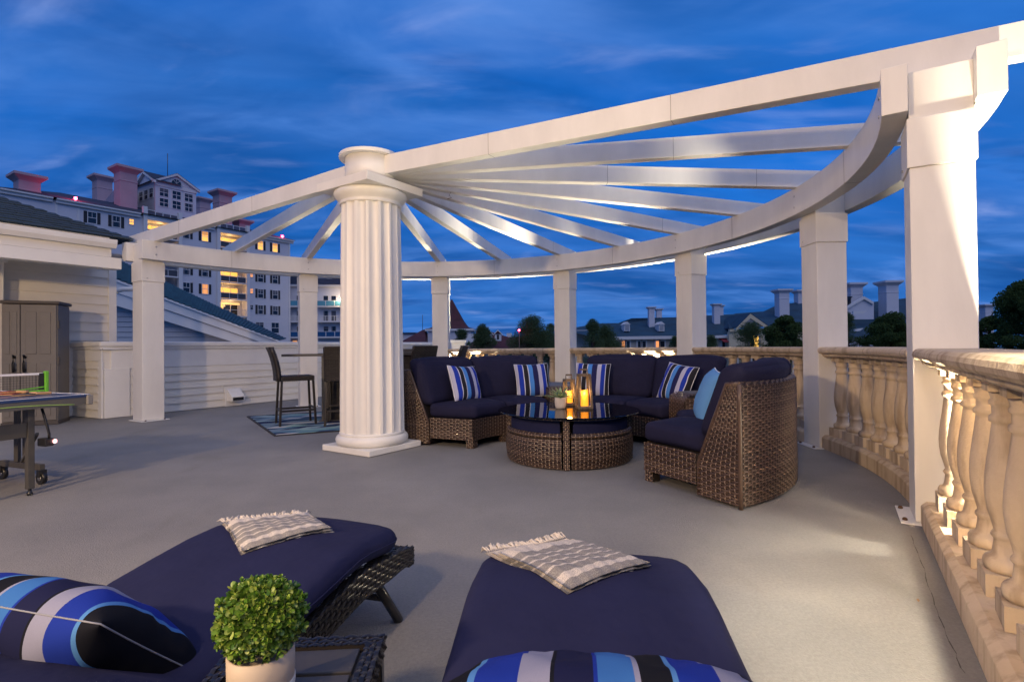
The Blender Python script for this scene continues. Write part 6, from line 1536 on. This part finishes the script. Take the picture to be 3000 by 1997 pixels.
for i in (-1, 1):
    for j in (-1, 1):
        m = MB(); p = sc+sx3*i*(SW_-.02)+sy3*j*(SD_-.02); m.box(p+z3*(TZ/2-.02), (.018, .018, TZ/2-.021), sx3, sy3); m.build('leg', WICKERB, sb, .004)
tpc = at(765, 1806, 1.12); tb = np.array((tpc[0], tpc[1], TZ-.003))
tb_ = thing('topiary', 'round boxwood topiary in a pale taupe pot on the side table', 'plant', tuple(tb))
POT = mat('taupe_ceramic', (.46, .38, .30), .55, noise=.04, nscale=10); 
zt_ = tpc[2]-.066
m = MB(); m.lathe([(.054, TZ-.002), (.058, TZ), (.064, TZ+.02), (.0655, TZ+.06), (.0655, zt_), (.061, zt_+.001), (.060, zt_-.02), (0, zt_-.02)], tb[:2], 48); pot = m.build('pot', POT, tb_)
m = MB(); m.lathe([(.0545, TZ-.0025), (.0585, TZ-.0005), (.0645, TZ+.0195), (.0662, TZ+.03), (.0662, TZ+.042), (.0655, TZ+.043)], tb[:2], 48); m.build('pot_foot_band', mat('white_glaze', (.68, .66, .62), .5), pot)
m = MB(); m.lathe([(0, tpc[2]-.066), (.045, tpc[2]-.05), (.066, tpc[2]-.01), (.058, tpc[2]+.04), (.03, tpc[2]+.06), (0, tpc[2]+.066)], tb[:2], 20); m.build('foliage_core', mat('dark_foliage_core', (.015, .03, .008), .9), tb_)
BOX = mat('boxwood_leaf', (.07, .15, .02), .42, island=((.03, .11, .02), (.10, .24, .025), (.25, .42, .04), (.50, .58, .13)), noise=.2, nscale=60, spec=.5)
def sprig(seed):
    g = np.random.default_rng(seed); m = MB()
    for k in range(6):
        a = k*2*PI/5+g.uniform(-.3, .3); lift = g.uniform(.25, .95) if k < 5 else 1.4; L = g.uniform(.014, .021); w = L*.30
        d = np.array((math.cos(a)*math.cos(lift), math.sin(a)*math.cos(lift), math.sin(lift))); s_ = np.array((-math.sin(a), math.cos(a), 0)); u = np.cross(d, s_); u = u if u[2] > 0 else -u
        vs = []
        for t, ww, cup in ((0, .12, 0), (.35, .6, -.03), (.7, 1, .02), (.92, .7, .08), (1.02, .1, .12)):
            c_ = d*L*t+u*L*cup; vs += [c_-s_*w*ww+u*w*.35*ww, c_, c_+s_*w*ww+u*w*.35*ww]
        m.add(vs, [(i*3+j, i*3+j+1, (i+1)*3+j+1, (i+1)*3+j) for i in range(4) for j in range(2)], True)
    me = m.mesh('leaf_sprig', fix=False); me.materials.append(BOX); return me
SPR = [sprig(100+k) for k in range(5)]
N = 820; restv = []; restf = []
order = []
for i in range(N):
    ph = math.acos(1-2*(i+.5)/N); th = PI*(1+5**.5)*i; d = np.array((math.cos(th)*math.sin(ph), math.sin(th)*math.sin(ph), math.cos(ph)))
    if d[2] < -.78: continue
    order.append(d)
order.sort(key=lambda d: d[1]-.35*d[2])
for i, d in enumerate(order):
    rr = .069+random.uniform(-.008, .006)+(random.uniform(.004, .014) if random.random() < .22 else 0); c_ = np.array((tpc[0], tpc[1], tpc[2]))+d*rr*np.array((1.03, 1.03, .92))
    q = (Vector(d)+Vector(rng.normal(size=3))*.25).to_track_quat('Z', 'Y'); sc_ = random.uniform(.55, .95); spin = Matrix.Rotation(random.uniform(0, 6), 4, 'Z')
    M = Matrix.Translation(Vector(c_-tb)) @ q.to_matrix().to_4x4() @ spin @ Matrix.Diagonal((sc_, sc_, sc_, 1))
    me = SPR[i % 5]
    if i < 290:
        o = obj('leaf_sprig', me, tb_); o.matrix_local = M
    else:
        b_ = len(restv); restv += [tuple(M @ v.co) for v in me.vertices]; restf += [tuple(b_+k for k in p.vertices) for p in me.polygons]
if restv:
    me = bpy.data.meshes.new('back_foliage'); me.from_pydata(restv, [], restf); me.materials.append(BOX); o = obj('back_foliage', me, tb_); o['kind'] = 'stuff'
# a few dry leaves and specks on the coating
DRY = mat('dry_leaf', (.22, .11, .05), .8)
for (px, py, s_, lb) in ((2699, 1552, .022, 'dry brown leaf on the deck beside the tall right post'), (2690, 1760, .016, 'tiny dry twig leaf on the lit patch of deck at lower right')):
    p = gp(px, py); t = MB(); a = random.uniform(0, 3); d = np.array((math.cos(a), math.sin(a), 0)); n_ = np.array((-d[1], d[0], 0))
    t.add([p-d*s_+z3*.004, p+n_*s_*.4+z3*.008, p+d*s_+z3*.006, p-n_*s_*.4+z3*.003], [(0, 1, 2, 3)]); o = t.build('dry_leaf', DRY); tag(o, lb, 'leaf')
